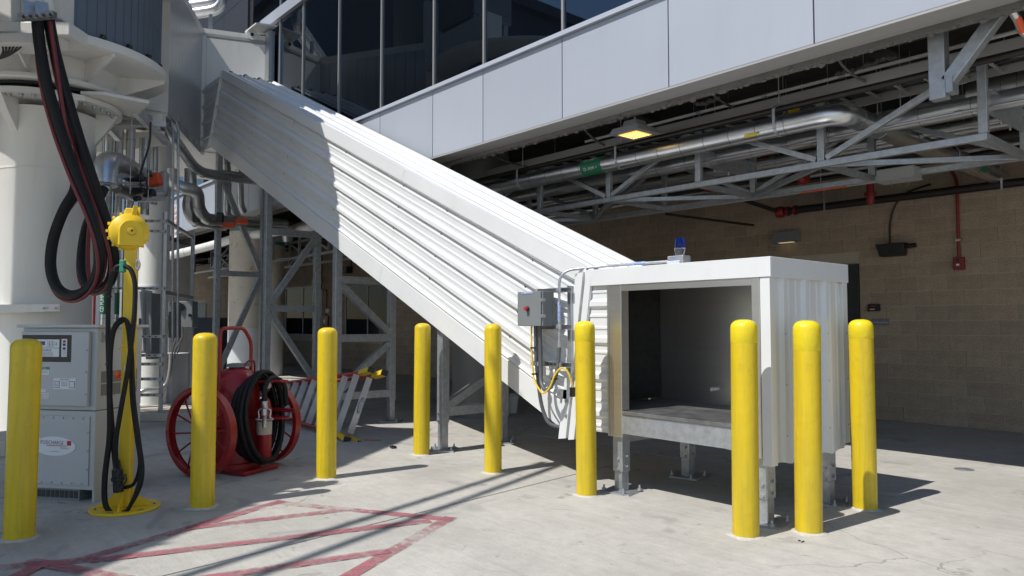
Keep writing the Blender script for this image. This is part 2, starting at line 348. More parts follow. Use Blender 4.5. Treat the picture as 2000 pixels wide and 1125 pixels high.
# =================================================================== GROUND
gr = struct(MB().add([(-160, -160, -0.035), (160, -160, -0.035), (160, 160, -0.035), (-160, 160, -0.035)], [(0, 1, 2, 3)]).build('ground', M_ground))
def uline(k, v): return -4.33 + 5.0 * k - 0.125 * (v - 1.0)
vl = [-22.4, -16.8, -11.2, -5.6, 0.2, 6.28, 11.35]
for k in range(-6, 4):
    for j in range(len(vl) - 1):
        g = 0.008
        a, b = vl[j] + g, vl[j + 1] - g
        q = [(uline(k, a) + g, a), (uline(k + 1, a) - g, a), (uline(k + 1, b) - g, b), (uline(k, b) + g, b)]
        MB().hexa([(x, y, -0.034) for x, y in q] + [(x, y, 0.0) for x, y in q]).build('slab', M_ground, gr, bevel=0.004)

M_seal = mat('joint_sealant', (0.075, 0.072, 0.068), 0.8, var=0.3, scale=6)
for k in range(-6, 5): MB().add([(uline(k, vl[0]) - .02, vl[0], -.014), (uline(k, vl[0]) + .02, vl[0], -.014), (uline(k, vl[-1]) + .02, vl[-1], -.014), (uline(k, vl[-1]) - .02, vl[-1], -.014)], [(0, 1, 2, 3)]).build('joint_sealant', M_seal, gr)
for v_ in vl[1:-1]: MB().add([(-36, v_ - .02, -.0145), (16, v_ - .02, -.0145), (16, v_ + .02, -.0145), (-36, v_ + .02, -.0145)], [(0, 1, 2, 3)]).build('joint_sealant', M_seal, gr)
def strip(pts, w, z):
    mb = MB()
    for i in range(len(pts) - 1):
        p, q = Vector(pts[i]), Vector(pts[i + 1]); d = (q - p).normalized(); s_ = Vector((-d.y, d.x, 0)) * w / 2; d = d * w * 0.3
        mb.add([(*(p - s_ - d).xy, z), (*(q - s_ + d).xy, z), (*(q + s_ + d).xy, z), (*(p + s_ - d).xy, z)], [(0, 1, 2, 3)]); z += 0.0005
    return mb
g = lambda *a: GZ(*a)
mk = thing('painted_marking', 'worn dark red hatched box painted on the concrete in the foreground', 'marking', (-4.6, 2.0, 0))
runs = [((540, 982), (882, 1015)), ((878, 1012), (640, 1150)), ((548, 980), (165, 1092)), ((372, 1032), (668, 997)), ((190, 1095), (832, 1019)), ((400, 1131), (752, 1078)), ((-20, 1112), (180, 1094)), ((60, 1098), (340, 1150)), ((-30, 1160), (80, 1104))]
for i, (a, b) in enumerate(runs): strip([g(*a), g(*b)], 0.098, 0.0035 + 0.0007 * i).build('stripe', M_paintred, mk)
for (x, y, w, lab) in ((728, 860, 0.16, 'faint orange spray paint patch on concrete just right of the ladder feet'), (846, 853, 0.10, 'short orange spray dash beside the steel post foot')):
    c = g(x, y); o = strip([c + V3(-w / 2, -w * .3, 0), c + V3(w / 2, w * .3, 0)], 0.07, 0.0045).build('spray_mark', M_spray_o); tag(o, lab, 'paint mark')

# =================================================================== TERMINAL
FV = 5.78
TB = thing('terminal_building', 'elevated terminal with white panel fascia and dark tinted glass above', 'building', (-8, FV + 1, 0))
seams = [8.82, 7.35, 5.88, 4.41, 2.95, 1.48, 0.02, -1.45, -2.913, -4.379, -5.845, -7.27, -8.385, -9.79, -11.17, -12.55, -13.57, -15.0]
u = -15.0
while u > -40: u -= 1.41; seams.append(u)
for a, b in zip(seams, seams[1:]):
    MB().box(b + .006, a - .006, FV, FV + .05, 3.665, 4.585).build('fascia_panel', M_fascia, TB, bevel=0.004)
    MB().box(b + .018, a - .018, FV + .03, FV + .06, 4.66, 7.24).build('glass_pane', M_glass, TB)
    MB().box(a - .016, a + .016, FV + .005, FV + .07, 4.66, 7.24).build('mullion', M_mull, TB)
    if b > -15.1:
        MB().box(b + .018, a - .018, FV + .03, FV + .06, 7.47, 11.4).build('glass_pane', M_glass, TB)
        MB().box(a - .016, a + .016, FV + .005, FV + .07, 7.47, 11.4).build('mullion', M_mull, TB)
MB().box(-40, 8.8, FV + .05, FV + .2, 3.70, 11.4).build('backing_wall', M_darkclad, TB)
MB().hexa([(-40, FV - .045, 4.592), (8.8, FV - .045, 4.592), (8.8, FV + .06, 4.592), (-40, FV + .06, 4.592), (-40, FV - .035, 4.648), (8.8, FV - .035, 4.648), (8.8, FV + .06, 4.668), (-40, FV + .06, 4.668)]).build('cap_rail', M_fascia, TB)
MB().box(-40, 8.8, FV - .045, FV + .08, 7.245, 7.46).build('spandrel_band', M_fascia, TB)
for i in range(9):
    u0 = -15.2 - i * 1.41
    for j, z0 in enumerate((7.47, 8.3, 9.13, 9.96)):
        MB().box(u0 - 1.40, u0, FV, FV + .05, z0, z0 + .82).build('cladding_panel', M_darkclad, TB)
MB().box(-40, 8.8, FV - .002, FV + .27, 3.643, 3.662).build('soffit_strip', M_soffit, TB)
MB().box(-40, 8.8, FV + .275, FV + .36, 3.60, 4.40).build('edge_beam', M_spray, TB)
MB().box(-40, 8.8, FV + .2, 11.4, 4.40, 4.58).build('deck_slab', M_deck, TB)
MB().box(-40, 8.8, FV, 11.4, 11.4, 11.7).build('roof', M_darkclad, TB)
MB().box(-40, 8.8, 11.3, 11.5, 4.4, 11.4).build('rear_wall', M_darkclad, TB)
for v_ in (7.25, 8.9, 10.3):                                   # floor beams under the deck
    mb = MB(); mb.box(-38, 8, v_ - .09, v_ + .09, 4.02, 4.045).box(-38, 8, v_ - .008, v_ + .008, 4.045, 4.40); mb.build('floor_beam', M_deck, TB)
for u_ in range(-36, 8, 3):
    MB().box(u_ - .008, u_ + .008, 6.2, 11.0, 3.98, 4.40).box(u_ - .1, u_ + .1, 6.2, 11.0, 3.955, 3.98).build('cross_beam', M_deck, TB)
mb = MB()                                                      # ragged edge of the sprayed fireproofing
for i in range(150):
    u_ = -10 + i * 0.068 + random.uniform(-.03, .03); r_ = random.uniform(.012, .036)
    mb.lathe((u_, FV + .285 + random.uniform(0, .06), 3.60 - r_ * .1), (random.uniform(-.8, .8), random.uniform(-.8, .8), 1), [(r_ * .4, -r_ * .5), (r_, -r_ * .2), (r_ * 1.2, r_ * .5), (r_ * .5, r_)], 6)
mb.build('fireproofing_edge', M_spray, TB, smooth=True)['kind'] = 'stuff'

# neighbouring concourse seen only mirrored in the glass
NB = thing('concourse_wing', 'dark clad concourse wing standing beyond the boarding bridge at the left', 'building', (-26, -10, 0))
MB().box(-34, -21, -30, 0.6, 0, 13.5).build('wall', M_darkclad, NB)
for i in range(14):
    MB().box(-20.99, -20.93, -29 + i * 2.1, -29 + i * 2.1 + 1.9, 5, 7.4).build('window', M_win, NB)
MB().box(-34.3, -20.7, -30.3, 0.9, 13.5, 13.9).build('roof', M_darkclad, NB)

# =================================================================== BLOCK WALL
WV = 11.04
BW = thing('block_wall', 'tan concrete block wall in shade under the terminal', 'wall', (-10, WV, 0))
MB().box(-44, 8.8, WV + .002, WV + .25, 0, 4.4).build('mortar_bed', M_mortar, BW)
openings = [(-25.0, -22.2, 0.98, 2.66), (-20.65, -17.9, 0.98, 2.55), (-15.6, -13.2, 0.98, 2.60), (-6.0, -4.94, 0, 2.26), (-35.5, -33.2, 0, 2.3), (-29.4, -28.2, 0, 2.3)]
u_ref = AV(1821, 636, WV - .02).x                               # one vertical joint of the seventh course
bme = bpy.data.meshes.new('block'); bx = MB(); bx.box(-.1985, .1985, -.006, .012, -.0975, .0975)
bme.from_pydata(bx.v, [], bx.f); bme.materials.append(M_block)
def block_tint(M):                                              # every block its own tone
    n = M.node_tree.nodes; l = M.node_tree.links; b = n['Principled BSDF']; src = b.inputs['Base Color'].links[0].from_socket
    ge = n.new('ShaderNodeNewGeometry'); sp = n.new('ShaderNodeSeparateXYZ'); l.new(ge.outputs['Position'], sp.inputs[0])
    def ma(op, a, c):
        x = n.new('ShaderNodeMath'); x.operation = op
        for s_, i in ((a, 0), (c, 1)):
            if isinstance(s_, float): x.inputs[i].default_value = s_
            else: l.new(s_, x.inputs[i])
        return x.outputs[0]
    row = ma('FLOOR', ma('DIVIDE', sp.outputs[2], .2032), 0.0)
    cell = ma('FLOOR', ma('DIVIDE', ma('SUBTRACT', ma('SUBTRACT', sp.outputs[0], float(u_ref)), ma('MULTIPLY', row, .2032)), .4064), 0.0)
    cb = n.new('ShaderNodeCombineXYZ'); l.new(row, cb.inputs[0]); l.new(cell, cb.inputs[1])
    wn = n.new('ShaderNodeTexWhiteNoise'); wn.noise_dimensions = '2D'; l.new(cb.outputs[0], wn.inputs['Vector'])
    mr = n.new('ShaderNodeMapRange'); l.new(wn.outputs['Value'], mr.inputs[0]); mr.inputs[3].default_value = .90; mr.inputs[4].default_value = 1.06
    hs = n.new('ShaderNodeHueSaturation'); l.new(src, hs.inputs['Color']); l.new(mr.outputs[0], hs.inputs['Value']); l.new(hs.outputs[0], b.inputs['Base Color'])
block_tint(M_block)
spots = []
for row in range(21):
    zc = 0.2032 * (row + .5)
    off = u_ref + (0.0 if row % 2 == 0 else 0.2032)
    for k in range(-80, 30):
        uc = off + 0.4064 * (k + .5)
        if uc < -43 or uc > 8: continue
        lo, hi = uc - .1985, uc + .1985
        for a, b, c_, d_ in openings:
            if c_ - .08 < zc < d_ + .08:
                if lo >= a and hi <= b: lo = hi = 0
                elif lo < a < hi: hi = a - .004
                elif lo < b < hi: lo = b + .004
        if hi - lo < .03: continue
        spots.append((uc, zc, lo, hi))
def pxy(p):
    d = Vector(p) - CAM; z = d.dot(FW); return (CX + CF * d.dot(RT) / z, 562.5 - CF * d.dot(UP) / z, z)
vis = []
for s_ in spots:
    x, y, z = pxy((s_[0], WV, s_[1]))
    ok = -30 < x < 2030 and y < 1100 and z > 0 and not (1200 < x < 1650 and y > 525) and not (x < 1240 and y > 160 and y < 140 + .8 * (x - 200))
    vis.append((0 if ok else 1, z, s_))
vis.sort()
rest = MB()
for i, (hid, z, (uc, zc, lo, hi)) in enumerate(vis):
    dv = random.uniform(-.002, .002)
    if i < 300:
        o = bpy.data.objects.new('block', bme); COL.objects.link(o); o.location = ((lo + hi) / 2, WV + dv, zc); o.scale.x = (hi - lo) / .397; attach(o, BW)
    else: rest.box(lo, hi, WV - .006 + dv, WV + .012, zc - .0975, zc + .0975)
rest.build('block_courses', M_block, BW)['kind'] = 'stuff'
for a, b, c_, d_ in openings[:3]:
    f = MB(); t = .06
    f.box(a, b, WV - .02, WV + .0, c_, c_ + t).box(a, b, WV - .02, WV, d_ - t, d_).box(a, a + t, WV - .02, WV, c_ + t, d_ - t).box(b - t, b, WV - .02, WV, c_ + t, d_ - t).box((a + b) / 2 - .025, (a + b) / 2 + .025, WV - .02, WV, c_ + t, d_ - t)
    wf = f.build('window_frame', M_soffit, BW)
    for q in (0, 1):
        x0 = a + t if q == 0 else (a + b) / 2 + .025; x1 = (a + b) / 2 - .025 if q == 0 else b - t
        MB().box(x0, x1, WV - .004, WV + .001, c_ + t, d_ - t).build('pane', M_win, wf)
    MB().box(a - .05, b + .05, WV - .06, WV - .02, c_ - .06, c_ - .001).build('window_sill', M_soffit, BW)
for a, b, c_, d_ in openings[3:]:
    fr = MB(); fr.box(a, a + .06, WV - .03, WV, 0, d_).box(b - .06, b, WV - .03, WV, 0, d_).box(a + .06, b - .06, WV - .03, WV, d_ - .06, d_)
    f = fr.build('door_frame', M_dark, BW)
    MB().box(a + .06, b - .06, WV - .012, WV - .001, 0.01, d_ - .06).build('door', M_dark, BW)
    MB().box(b - .18, b - .14, WV - .05, WV - .012, .98, 1.06).build('door_handle', M_strut, f)

# round columns under the deck
def column(name, lab, u_, v_, r, kind):
    c = thing(name, lab, 'column', (u_, v_, 0), 'round columns under the terminal')
    if kind == 'grey':
        MB().lathe((u_, v_, 0), (0, 0, 1), [(r, 0), (r, 4.4)], 36).build('shaft', M_grey3, c, True)
    else:
        MB().lathe((u_, v_, 0), (0, 0, 1), [(r, 0), (r, 1.28)], 36).build('painted_base', M_colw, c, True)
        MB().lathe((u_, v_, 0), (0, 0, 1), [(r - .002, 1.282), (r - .002, 3.46)], 36).build('shaft', M_conc, c, True)
        MB().lathe((u_, v_, 0), (0, 0, 1), [(r + .002, 3.461), (r + .002, 3.55)], 36).build('teal_band', M_teal, c, True)
        MB().lathe((u_, v_, 0), (0, 0, 1), [(r, 3.551), (r, 4.4)], 36).build('collar', M_colw, c, True)
column('concrete_column', 'sunlit beige concrete column with pale base behind the wheeled extinguisher', -16.75, 6.5, .43, 'c')
column('concrete_column', 'shaded beige concrete column just right of the sunlit one', -19.3, 8.0, .43, 'c')
column('concrete_column', 'beige concrete column with teal band behind the strut rack at left', -22.4, 6.6, .47, 'c')
column('steel_clad_column', 'dark grey clad column behind the middle of the chute', -8.85, 7.0, .43, 'grey')

# =================================================================== BAGGAGE CHUTE
V0, V1 = 4.62, 5.70
SC, SS = 0.9099, 0.4149                                           # slope cosine and sine
LD = V3(-SC, 0, SS); SD = V3(-SS, 0, -SC); ND = V3(SS, 0, SC)
T0 = V3(-4.39, 0, 1.82); TH_ = 1.367; LL = 9.78
def CP(l, s_, v, h=0.0): return T0 + LD * l + SD * s_ + V3(0, v, 0) + ND * h
def llow(s_): return -0.397 * s_ / TH_
CH = thing('baggage_chute', 'long white ribbed metal chute sloping down from the boarding bridge', 'chute', (-9, 5.2, 0))
def ribs(w, pitch=0.305, first=0.06, major=0.036):
    pr = [(0, 0)]; x = first - pitch
    while x < w:
        for a, h in ((-.042, 0), (-.019, major), (.019, major), (.042, 0)):
            if 0 < x + a < w: pr.append((x + a, h))
        for k in (1 / 3, 2 / 3):
            xx = x + pitch * k
            for a, h in ((-.018, 0), (-.008, .008), (.008, .008), (.018, 0)):
                if 0 < xx + a < w: pr.append((xx + a, h))
        x += pitch
    pr.append((w, 0)); return pr
# inner core so that the skin has a body behind it
core = [CP(1.5, .02, V0 + .035), CP(LL - .02, .02, V0 + .035), CP(LL - .02, TH_ - .012, V0 + .035), CP(1.5, TH_ - .012, V0 + .035)]
MB().prism([CP(llow(TH_), TH_ - .012, V0 + .035), CP(1.49, TH_ - .012, V0 + .035), CP(1.49, TH_ - .05, V0 + .035), CP(llow(TH_), TH_ - .05, V0 + .035)], (0, V1 - V0 - .06, 0)).build('slide_bed', M_stain, CH)
MB().prism([CP(.0, .02, V1 - .06), CP(1.49, .02, V1 - .06), CP(1.49, TH_ - .05, V1 - .06), CP(llow(TH_), TH_ - .05, V1 - .06)], (0, .035, 0)).build('slide_wall', M_stain, CH)
MB().box(-4.42, -4.40, V0 + .05, V1 - .07, .69, 1.74).build('rubber_curtain', M_rub, CH)  # black sheet standing in for the darkness inside the open chute mouth
MB().prism(core, (0, V1 - V0 - .06, 0)).build('core', M_trim, CH)
SIDE0 = 0.118; SIDE1 = TH_ - 0.205
pr = ribs(SIDE1 - SIDE0, pitch=.262, first=.247)
nb = 3                                                             # overlapping sheets along the length
cuts = [0, 3.15, 6.45, LL]
for i in range(nb):
    rows = []
    for j in range(13):
        row = []
        for s_, h in pr:
            ss = SIDE0 + s_
            l0 = llow(ss) + .05 if i == 0 else cuts[i] - .03
            l = l0 + (cuts[i + 1] - l0) * j / 12
            wob = 0 if j in (0, 12) else .0026 * math.sin(l * 5.1 + ss * 9 + i) + .0018 * math.sin(l * 2.3 - ss * 17)
            row.append(CP(l, ss, V0 + .03 - h - .0012 * i + wob))
        rows.append(row)
    MB().sheet(rows).build('side_sheet', M_white, CH, solid=.0)
    rows = []
    for j in range(2):
        l = (.03 if i == 0 else cuts[i] - .03) if j == 0 else cuts[i + 1]
        rows.append([CP(l, 0, V0 + .03 + s_, .0012 * i + h - .002) for s_, h in ribs(V1 - V0 - .03, pitch=.262, first=.12)])
    MB().sheet(rows).build('roof_sheet', M_white, CH)
for i in range(nb):                                                # corner cap and bottom trim, in lengths
    a = cuts[i] + (.0 if i == 0 else .002); b = cuts[i + 1]
    e = .0015 * i
    p = [(V0 + .045, .040 + e), (V0 - .008 - e, .036 + e), (V0 - .008 - e, -.112), (V0 + .022, -.124)]
    rows = [[CP((a if k == 0 else b) if not (i == 0 and k == 0) else llow(max(-h, 0)) + .0, 0, v, h) for v, h in p] for k in (0, 1)]
    MB().sheet(rows).build('corner_cap', M_trim, CH)
    p = [(V0 + .028, TH_ - .222), (V0 + .004 - e, TH_ - .208), (V0 + .004 - e, TH_ + .004), (V0 + .10, TH_ + .004)]
    rows = [[CP(llow(s_) if (i == 0 and k == 0) else (a if k == 0 else b), s_, v) for v, s_ in p] for k in (0, 1)]
    MB().sheet(rows).build('bottom_trim', M_trim, CH)
# screws
sc = bpy.data.meshes.new('screw'); q = MB().lathe((0, 0, 0), (0, -1, 0), [(.008, 0), (.008, .004), (.004, .008)], 8); sc.from_pydata(q.v, [], q.f); sc.materials.append(M_dark)
for l in (0.7, 2.2, 3.15, 4.7, 6.45, 8.0):
    for k in range(4):
        ss = SIDE0 + .247 - .262 + .06 + .262 * k
        if ss > SIDE1: continue
        o = bpy.data.objects.new('screw', sc); COL.objects.link(o); o.location = CP(l, ss, V0 + .028); attach(o, CH)
rows = [[CP(LL - .035 + .05 * j, 0, V0 + .02 + s_, h + .006 + .004 * j) for s_, h in ribs(V1 - V0 - .02, pitch=.262, first=.13)] for j in range(2)]
MB().sheet(rows).build('foam_closure', M_blk, CH, solid=.02)
# level section at the top, up to the bridge
zt, zb = 5.88, 4.635
pr2 = ribs(zt - zb - .22, first=.09)
def lv(zz): return -13.29 - (zt - zz) / (zt - zb) * .585
rows = [[V3(lv(zt - .02 - s_), V0 + .028 - h, zt - .02 - s_) for s_, h in pr2], [V3(-14.42, V0 + .028 - h, zt - .02 - s_) for s_, h in pr2]]
MB().sheet(rows).build('level_side_sheet', M_white, CH)
MB().prism([(lv(zt), V0 + .036, zt - .01), (lv(zb), V0 + .036, zb), (-14.45, V0 + .036, zb), (-14.45, V0 + .036, zt - .01)], (0, V1 - V0 - .06, 0)).build('level_section', M_trim, CH)
MB().bar(V3(-13.29, V0 - .004, zt + .01), V3(-13.875, V0 - .004, zb + .01), .016, .06, (0, 1, 0)).build('joint_trim', M_trim, CH)
# trim along the mitred lower end
pa, pb = CP(0, 0, V0), CP(llow(TH_), TH_ + .03, V0)
d_ = (pb - pa).normalized()
MB().obox((pa + pb) / 2 + V3(-.05, -.014, -.01), d_, (1, 0, .15), (0, 1, 0), (pb - pa).length / 2 - .0, .045, .016).build('end_trim', M_trim, CH)
MB().obox((pa + pb) / 2 + V3(.042, .0, -.03), d_, (1, 0, .15), (0, 1, 0), (pb - pa).length / 2 - .02, .035, .014).build('end_trim', M_trim, CH)
for q in (.78, .86):
    MB().lathe(pa.lerp(pb, q) + V3(-.03, -.03, 0), (0, -1, 0), [(.018, 0), (.018, .008), (.011, .009), (.011, .02)], 8).build('bolt', M_galv, CH)
MB().box(-4.72, -4.60, V0 - .03, V0 + .0, .72, .80).build('bracket', M_galv, CH)

# support frames: galvanised square tube, each frame across the chute
def under(u_): 
    t = (u_ - T0.x - SD.x * TH_) / -SC                           # height of the chute underside at u
    return (T0 + SD * TH_).z + SS * t
VA, VB = 4.75, 5.60
def post(fr, u_, v_, top, w=.10):
    MB().box(u_ - w / 2, u_ + w / 2, v_ - w / 2, v_ + w / 2, .30, top).build('post', M_galv, fr, bevel=.006)
    MB().box(u_ - w * .4, u_ + w * .4, v_ - w * .4, v_ + w * .4, .016, .30).build('foot_sleeve', M_galv, fr)
    MB().obox((u_, v_, .008), (1, 1, 0), (-1, 1, 0), (0, 0, 1), .14, .14, .008).build('base_plate', M_galv, fr)
    for a in range(4):
        t = a * math.pi / 2; place(ME_anchor, 'anchor_bolt', (u_ + .15 * math.cos(t), v_ + .15 * math.sin(t), 0), fr)
    for z_ in (.36, .44): place(ME_rod, 'through_bolt', (u_ - .02, v_, z_ - .03), fr); place(ME_rod, 'through_bolt', (u_, v_ - .02, z_), fr, (0, 0, R(90)))
def mkframe(u_, bars, diags, lab, topcut=True):
    anchor = MB()
    fr = MB().box(u_ - .048, u_ + .048, VA + .05, VB - .05, bars[0] - .05, bars[0] + .05).build('support_frame', M_galv, CH)
    fr['label'] = lab
    zt_ = under(u_)
    post(fr, u_, VA, zt_ + .02); post(fr, u_, VB, zt_ + .02)
    for z_ in bars[1:]: MB().box(u_ - .048, u_ + .048, VA + .05, VB - .05, z_ - .05, z_ + .05).build('cross_bar', M_galv, fr)
    for (v1, z1, v2, z2) in diags: MB().bar((u_, v1, z1), (u_, v2, z2), .085, .085, (1, 0, 0)).build('brace', M_galv, fr)
mkframe(-13.75, [2.30, 4.15, .40], [(VA + .06, 4.05, VB - .05, 2.38), (VB - .05, 2.24, VA + .05, .5)], 'tallest galvanised support frame, under the top of the chute')
mkframe(-11.47, [1.62, 2.85, .40], [(VB - .05, 2.78, VA + .05, 1.70), (VA + .05, 1.55, VB - .05, .48)], 'galvanised support frame behind the wheeled extinguisher')
mkframe(-9.12, [1.18, 1.97, .40], [(VA + .05, 1.90, VB - .05, 1.25), (VB - .05, 1.10, VA + .05, .48)], 'galvanised support frame behind the ladder feet')
mkframe(-6.66, [.42], [(VA + .05, .48, VB - .05, .86)], 'lowest galvanised support frame, behind the two middle bollards')
MB().prism([CP(6.4, TH_ + .01, V0 + .3), CP(6.4, TH_ + .01, V1 - .3), CP(9.7, TH_ + .01, V1 - .3), CP(9.7, TH_ + .01, V0 + .3)], SD * .05).build('slide_stiffener', M_galv, CH)

# =================================================================== OUTLET BOX
U0, U1 = -4.39, -2.673
B0, B1 = 4.62, 5.74
ZT, ZB = 1.825, .41
BX = thing('chute_outlet_box', 'white ribbed metal box with stainless opening at the foot of the chute', 'baggage box', ((U0 + U1) / 2, 5.2, 0))
MB().box(U0, U1, B0 + .0, B1, ZT - .02, ZT).build('roof', M_white, BX)
MB().box(U0 - .0, U1 + .012, B0 - .012, B0 - .0005, 1.692, ZT + .006).build('front_fascia', M_trim, BX, bevel=.003)
MB().box(U1 + .0005, U1 + .0125, B0 + .0, B1 + .012, 1.690, ZT + .006).build('side_fascia', M_trim, BX, bevel=.003)
# right side, upright ribs
w = B1 - B0 - .10
rows = [[V3(U1 - .024 + h * .8, B0 + .06 + s_, z_ + (.012 * math.sin(s_ * 21) if z_ < 1 else 0)) for s_, h in ribs(w, first=.13)] for z_ in (ZB, ZT - .1)]
MB().sheet(rows).build('side_sheet', M_white, BX, fix=True, solid=.0)
MB().box(U1 - .05, U1 - .028, B0 + .02, B1 - .01, ZB + .02, ZT - .03).build('side_core', M_trim, BX)
MB().box(U1 - .074, U1, B0 - .004, B0 + .068, ZB + .0, 1.690).build('corner_trim', M_trim, BX, bevel=.003)
MB().box(U1 - .05, U1 + .004, B1 - .07, B1 + .006, ZB + .05, 1.690).build('corner_trim', M_trim, BX, bevel=.003)
# left front sheet, level ribs
pr3 = ribs(1.69 - .47, first=.16, major=.024)
rows = [[V3(x, B0 + .022 - h, 1.70 - s_) for s_, h in pr3] for x in (U0 - .20, -4.145)]
MB().sheet(rows).build('front_sheet', M_white, BX)
MB().box(U0 - .2, -4.15, B0 + .026, B0 + .04, .47, 1.70).build('left_core', M_trim, BX)
MB().box(U0, U1 - .05, B1 - .03, B1, ZB + .04, ZT - .02).build('back_sheet', M_white, BX)
# stainless lining
MB().box(-4.142, -4.125, B0 - .01, B0 + .02, .455, 1.705).build('jamb_edge', M_stain, BX)
MB().box(-4.123, -3.995, B0 - .004, B0 + .02, .455, 1.700).build('jamb', M_stain, BX, bevel=.003)
MB().box(-2.812, -2.750, B0 - .006, B0 + .02, .455, 1.690).build('jamb', M_stain, BX, bevel=.003)
MB().box(-3.994, -2.813, B0 - .003, B0 + .03, 1.640, 1.690).build('header', M_stain, BX)
MB().box(-4.012, -3.998, B0 + .021, B0 + .09, .672, 1.742).build('jamb_return', M_stain, BX)
MB().box(-2.775, -2.757, B0 + .021, B1 - .1, .665, 1.78).build('liner_right', M_stain, BX)
MB().box(-4.75, -2.775, B1 - .10, B1 - .08, .665, 1.78).build('liner_back', M_stain, BX)
MB().box(-4.45, -2.776, B0 + .045, B1 - .101, 1.745, 1.765).build('liner_top', M_stain, BX)
MB().box(-4.45, -3.994, B0 + .05, B1 - .1, .640, .668).build('floor_plate', M_stainfloor, BX)
MB().box(-3.993, -2.80, B0 - .008, B1 - .1, .640, .668).build('floor_plate', M_stainfloor, BX, bevel=.003)
MB().box(-3.998, -2.815, B0 + .004, B0 + .014, .486, .636).box(-3.998, -2.815, B0 + .014, B0 + .07, .486, .494).build('front_beam', M_galv, BX)
MB().cyl((-3.80, B1 - .10, .80), (-3.80, B1 - .16, .80), .018, n=12).bar((-3.80, B1 - .16, .80), (-3.72, B1 - .17, .81), .025, .02).build('door_stop', M_white2, BX)
MB().obox((-3.05, 5.05, .673), (1, .3, 0), (-.3, 1, 0), (0, 0, 1), .03, .015, .005).build('tape_scrap', M_plast, BX)
for i, (u_, v_) in enumerate(((-4.075, 4.70), (-4.075, 5.60), (-2.79, 4.72), (-2.79, 5.60))):
    lg = MB().box(u_ - .05, u_ + .05, v_ - .05, v_ + .05, .17, .50).build('leg', M_galv, BX, bevel=.006)
    MB().box(u_ - .04, u_ + .04, v_ - .04, v_ + .04, .014, .17).build('leg_sleeve', M_galv, lg)
    MB().obox((u_, v_, .007), (1, .25, 0), (-.25, 1, 0), (0, 0, 1), .13, .13, .007).build('base_plate', M_galv, lg)
    for a in range(4):
        t = a * math.pi / 2 + .8; place(ME_anchor, 'anchor_bolt', (u_ + .145 * math.cos(t), v_ + .145 * math.sin(t), 0), lg)
    for z_ in (.21, .29): place(ME_rod, 'through_bolt', (u_ + .01, v_, z_ - .02), lg); place(ME_rod, 'through_bolt', (u_, v_ + .01, z_), lg, (0, 0, R(90)))
for u_ in (-4.075, -2.79): MB().box(u_ - .03, u_ + .03, 4.755, 5.55, .40, .495).build('side_beam', M_galv, BX)
MB().box(-4.02, -2.85, 5.56, 5.64, .40, .495).build('rear_beam', M_galv, BX)
for z_ in (.6, .95, 1.3):
    for k in range(4):
        o = bpy.data.objects.new('screw', sc); COL.objects.link(o); o.rotation_euler.z = R(90); o.location = (U1 - .002, B0 + .19 + .305 * k, z_); attach(o, BX)

# =================================================================== BOLLARDS
M_yelcap = mat('fresh_yellow_paint', (0.80, 0.62, 0.015), 0.34, var=0.07, scale=4, rvar=0.1, bump=0.25, bscale=22)
BL = [((37, 1057), 1.275, .178, 'leftmost yellow bollard, in front of the grey charger cabinet'),
      ((395, 995), 1.305, .174, 'yellow bollard in front of the left wheel of the extinguisher'),
      ((637, 937), 1.34, .174, 'yellow bollard standing in front of the ladder'),
      ((823, 890), 1.38, .170, 'yellow bollard farthest back, left of the lowest chute frame post'),
      ((963, 926), 1.375, .160, 'yellow bollard in front of the chute, left of its control box'),
      ((1146, 971), 1.395, .164, 'yellow bollard at the left jamb of the stainless opening'),
      ((1457, 1053), 1.40, .170, 'nearest yellow bollard, at the right front corner of the outlet box'),
      ((1580, 1045), 1.395, .174, 'middle yellow bollard of the three right of the opening'),
      ((1690, 998), 1.405, .172, 'rightmost yellow bollard, at the back of the outlet box')]
for i, (px, h, dia, lab) in enumerate(BL):
    p = GZ(*px); r = dia / 2; p = p + (p - CAM).normalized().xy.to_3d() * r * .9
    b = thing('bollard', lab, 'bollard', p, 'yellow steel bollards')
    dome = [(r * math.cos(t) ** .7, h - .055 + .055 * math.sin(t)) for t in [0, .25, .5, .75, 1.0, 1.2, 1.4, 1.55]]
    n = 40; mb = MB(); prof = [(r, -.01), (r, .3), (r * 1.004, .6), (r, .9), (r, h - .062)] + dome
    mb.lathe((0, 0, 0), (0, 0, 1), prof, n); post_ = mb.build('post', M_yel, b, True, local=True)
    post_.rotation_euler = (random.uniform(-.008, .008), random.uniform(-.008, .008), random.uniform(0, 6))
    if i in (6, 7, 8, 5):
        hc = h - (.16, .15, .20, .14)[i - 5]; MB().lathe((0, 0, 0), (0, 0, 1), [(r + .0002, hc), (r + .0012, hc + .002), (r + .0012, h - .062)] + [(a_ * 1.006, b_ + .0008) for a_, b_ in dome], n).build('repainted_cap', M_yelcap, b, True, local=True).rotation_euler = post_.rotation_euler
    mb = MB(); rr = [r * random.uniform(1.22, 1.42) * (1 + .12 * math.sin(k * .9 + i)) for k in range(28)]
    ring = [(rr[k] * math.cos(2 * math.pi * k / 28), rr[k] * math.sin(2 * math.pi * k / 28)) for k in range(28)]
    mb.add([(x, y, .0005) for x, y in ring] + [(x * r * .98 / math.hypot(x, y), y * r * .98 / math.hypot(x, y), .012) for x, y in ring], [(k, (k + 1) % 28, 28 + (k + 1) % 28, 28 + k) for k in range(28)])
    mb.build('grout_ring', M_plast, b, True, local=True)

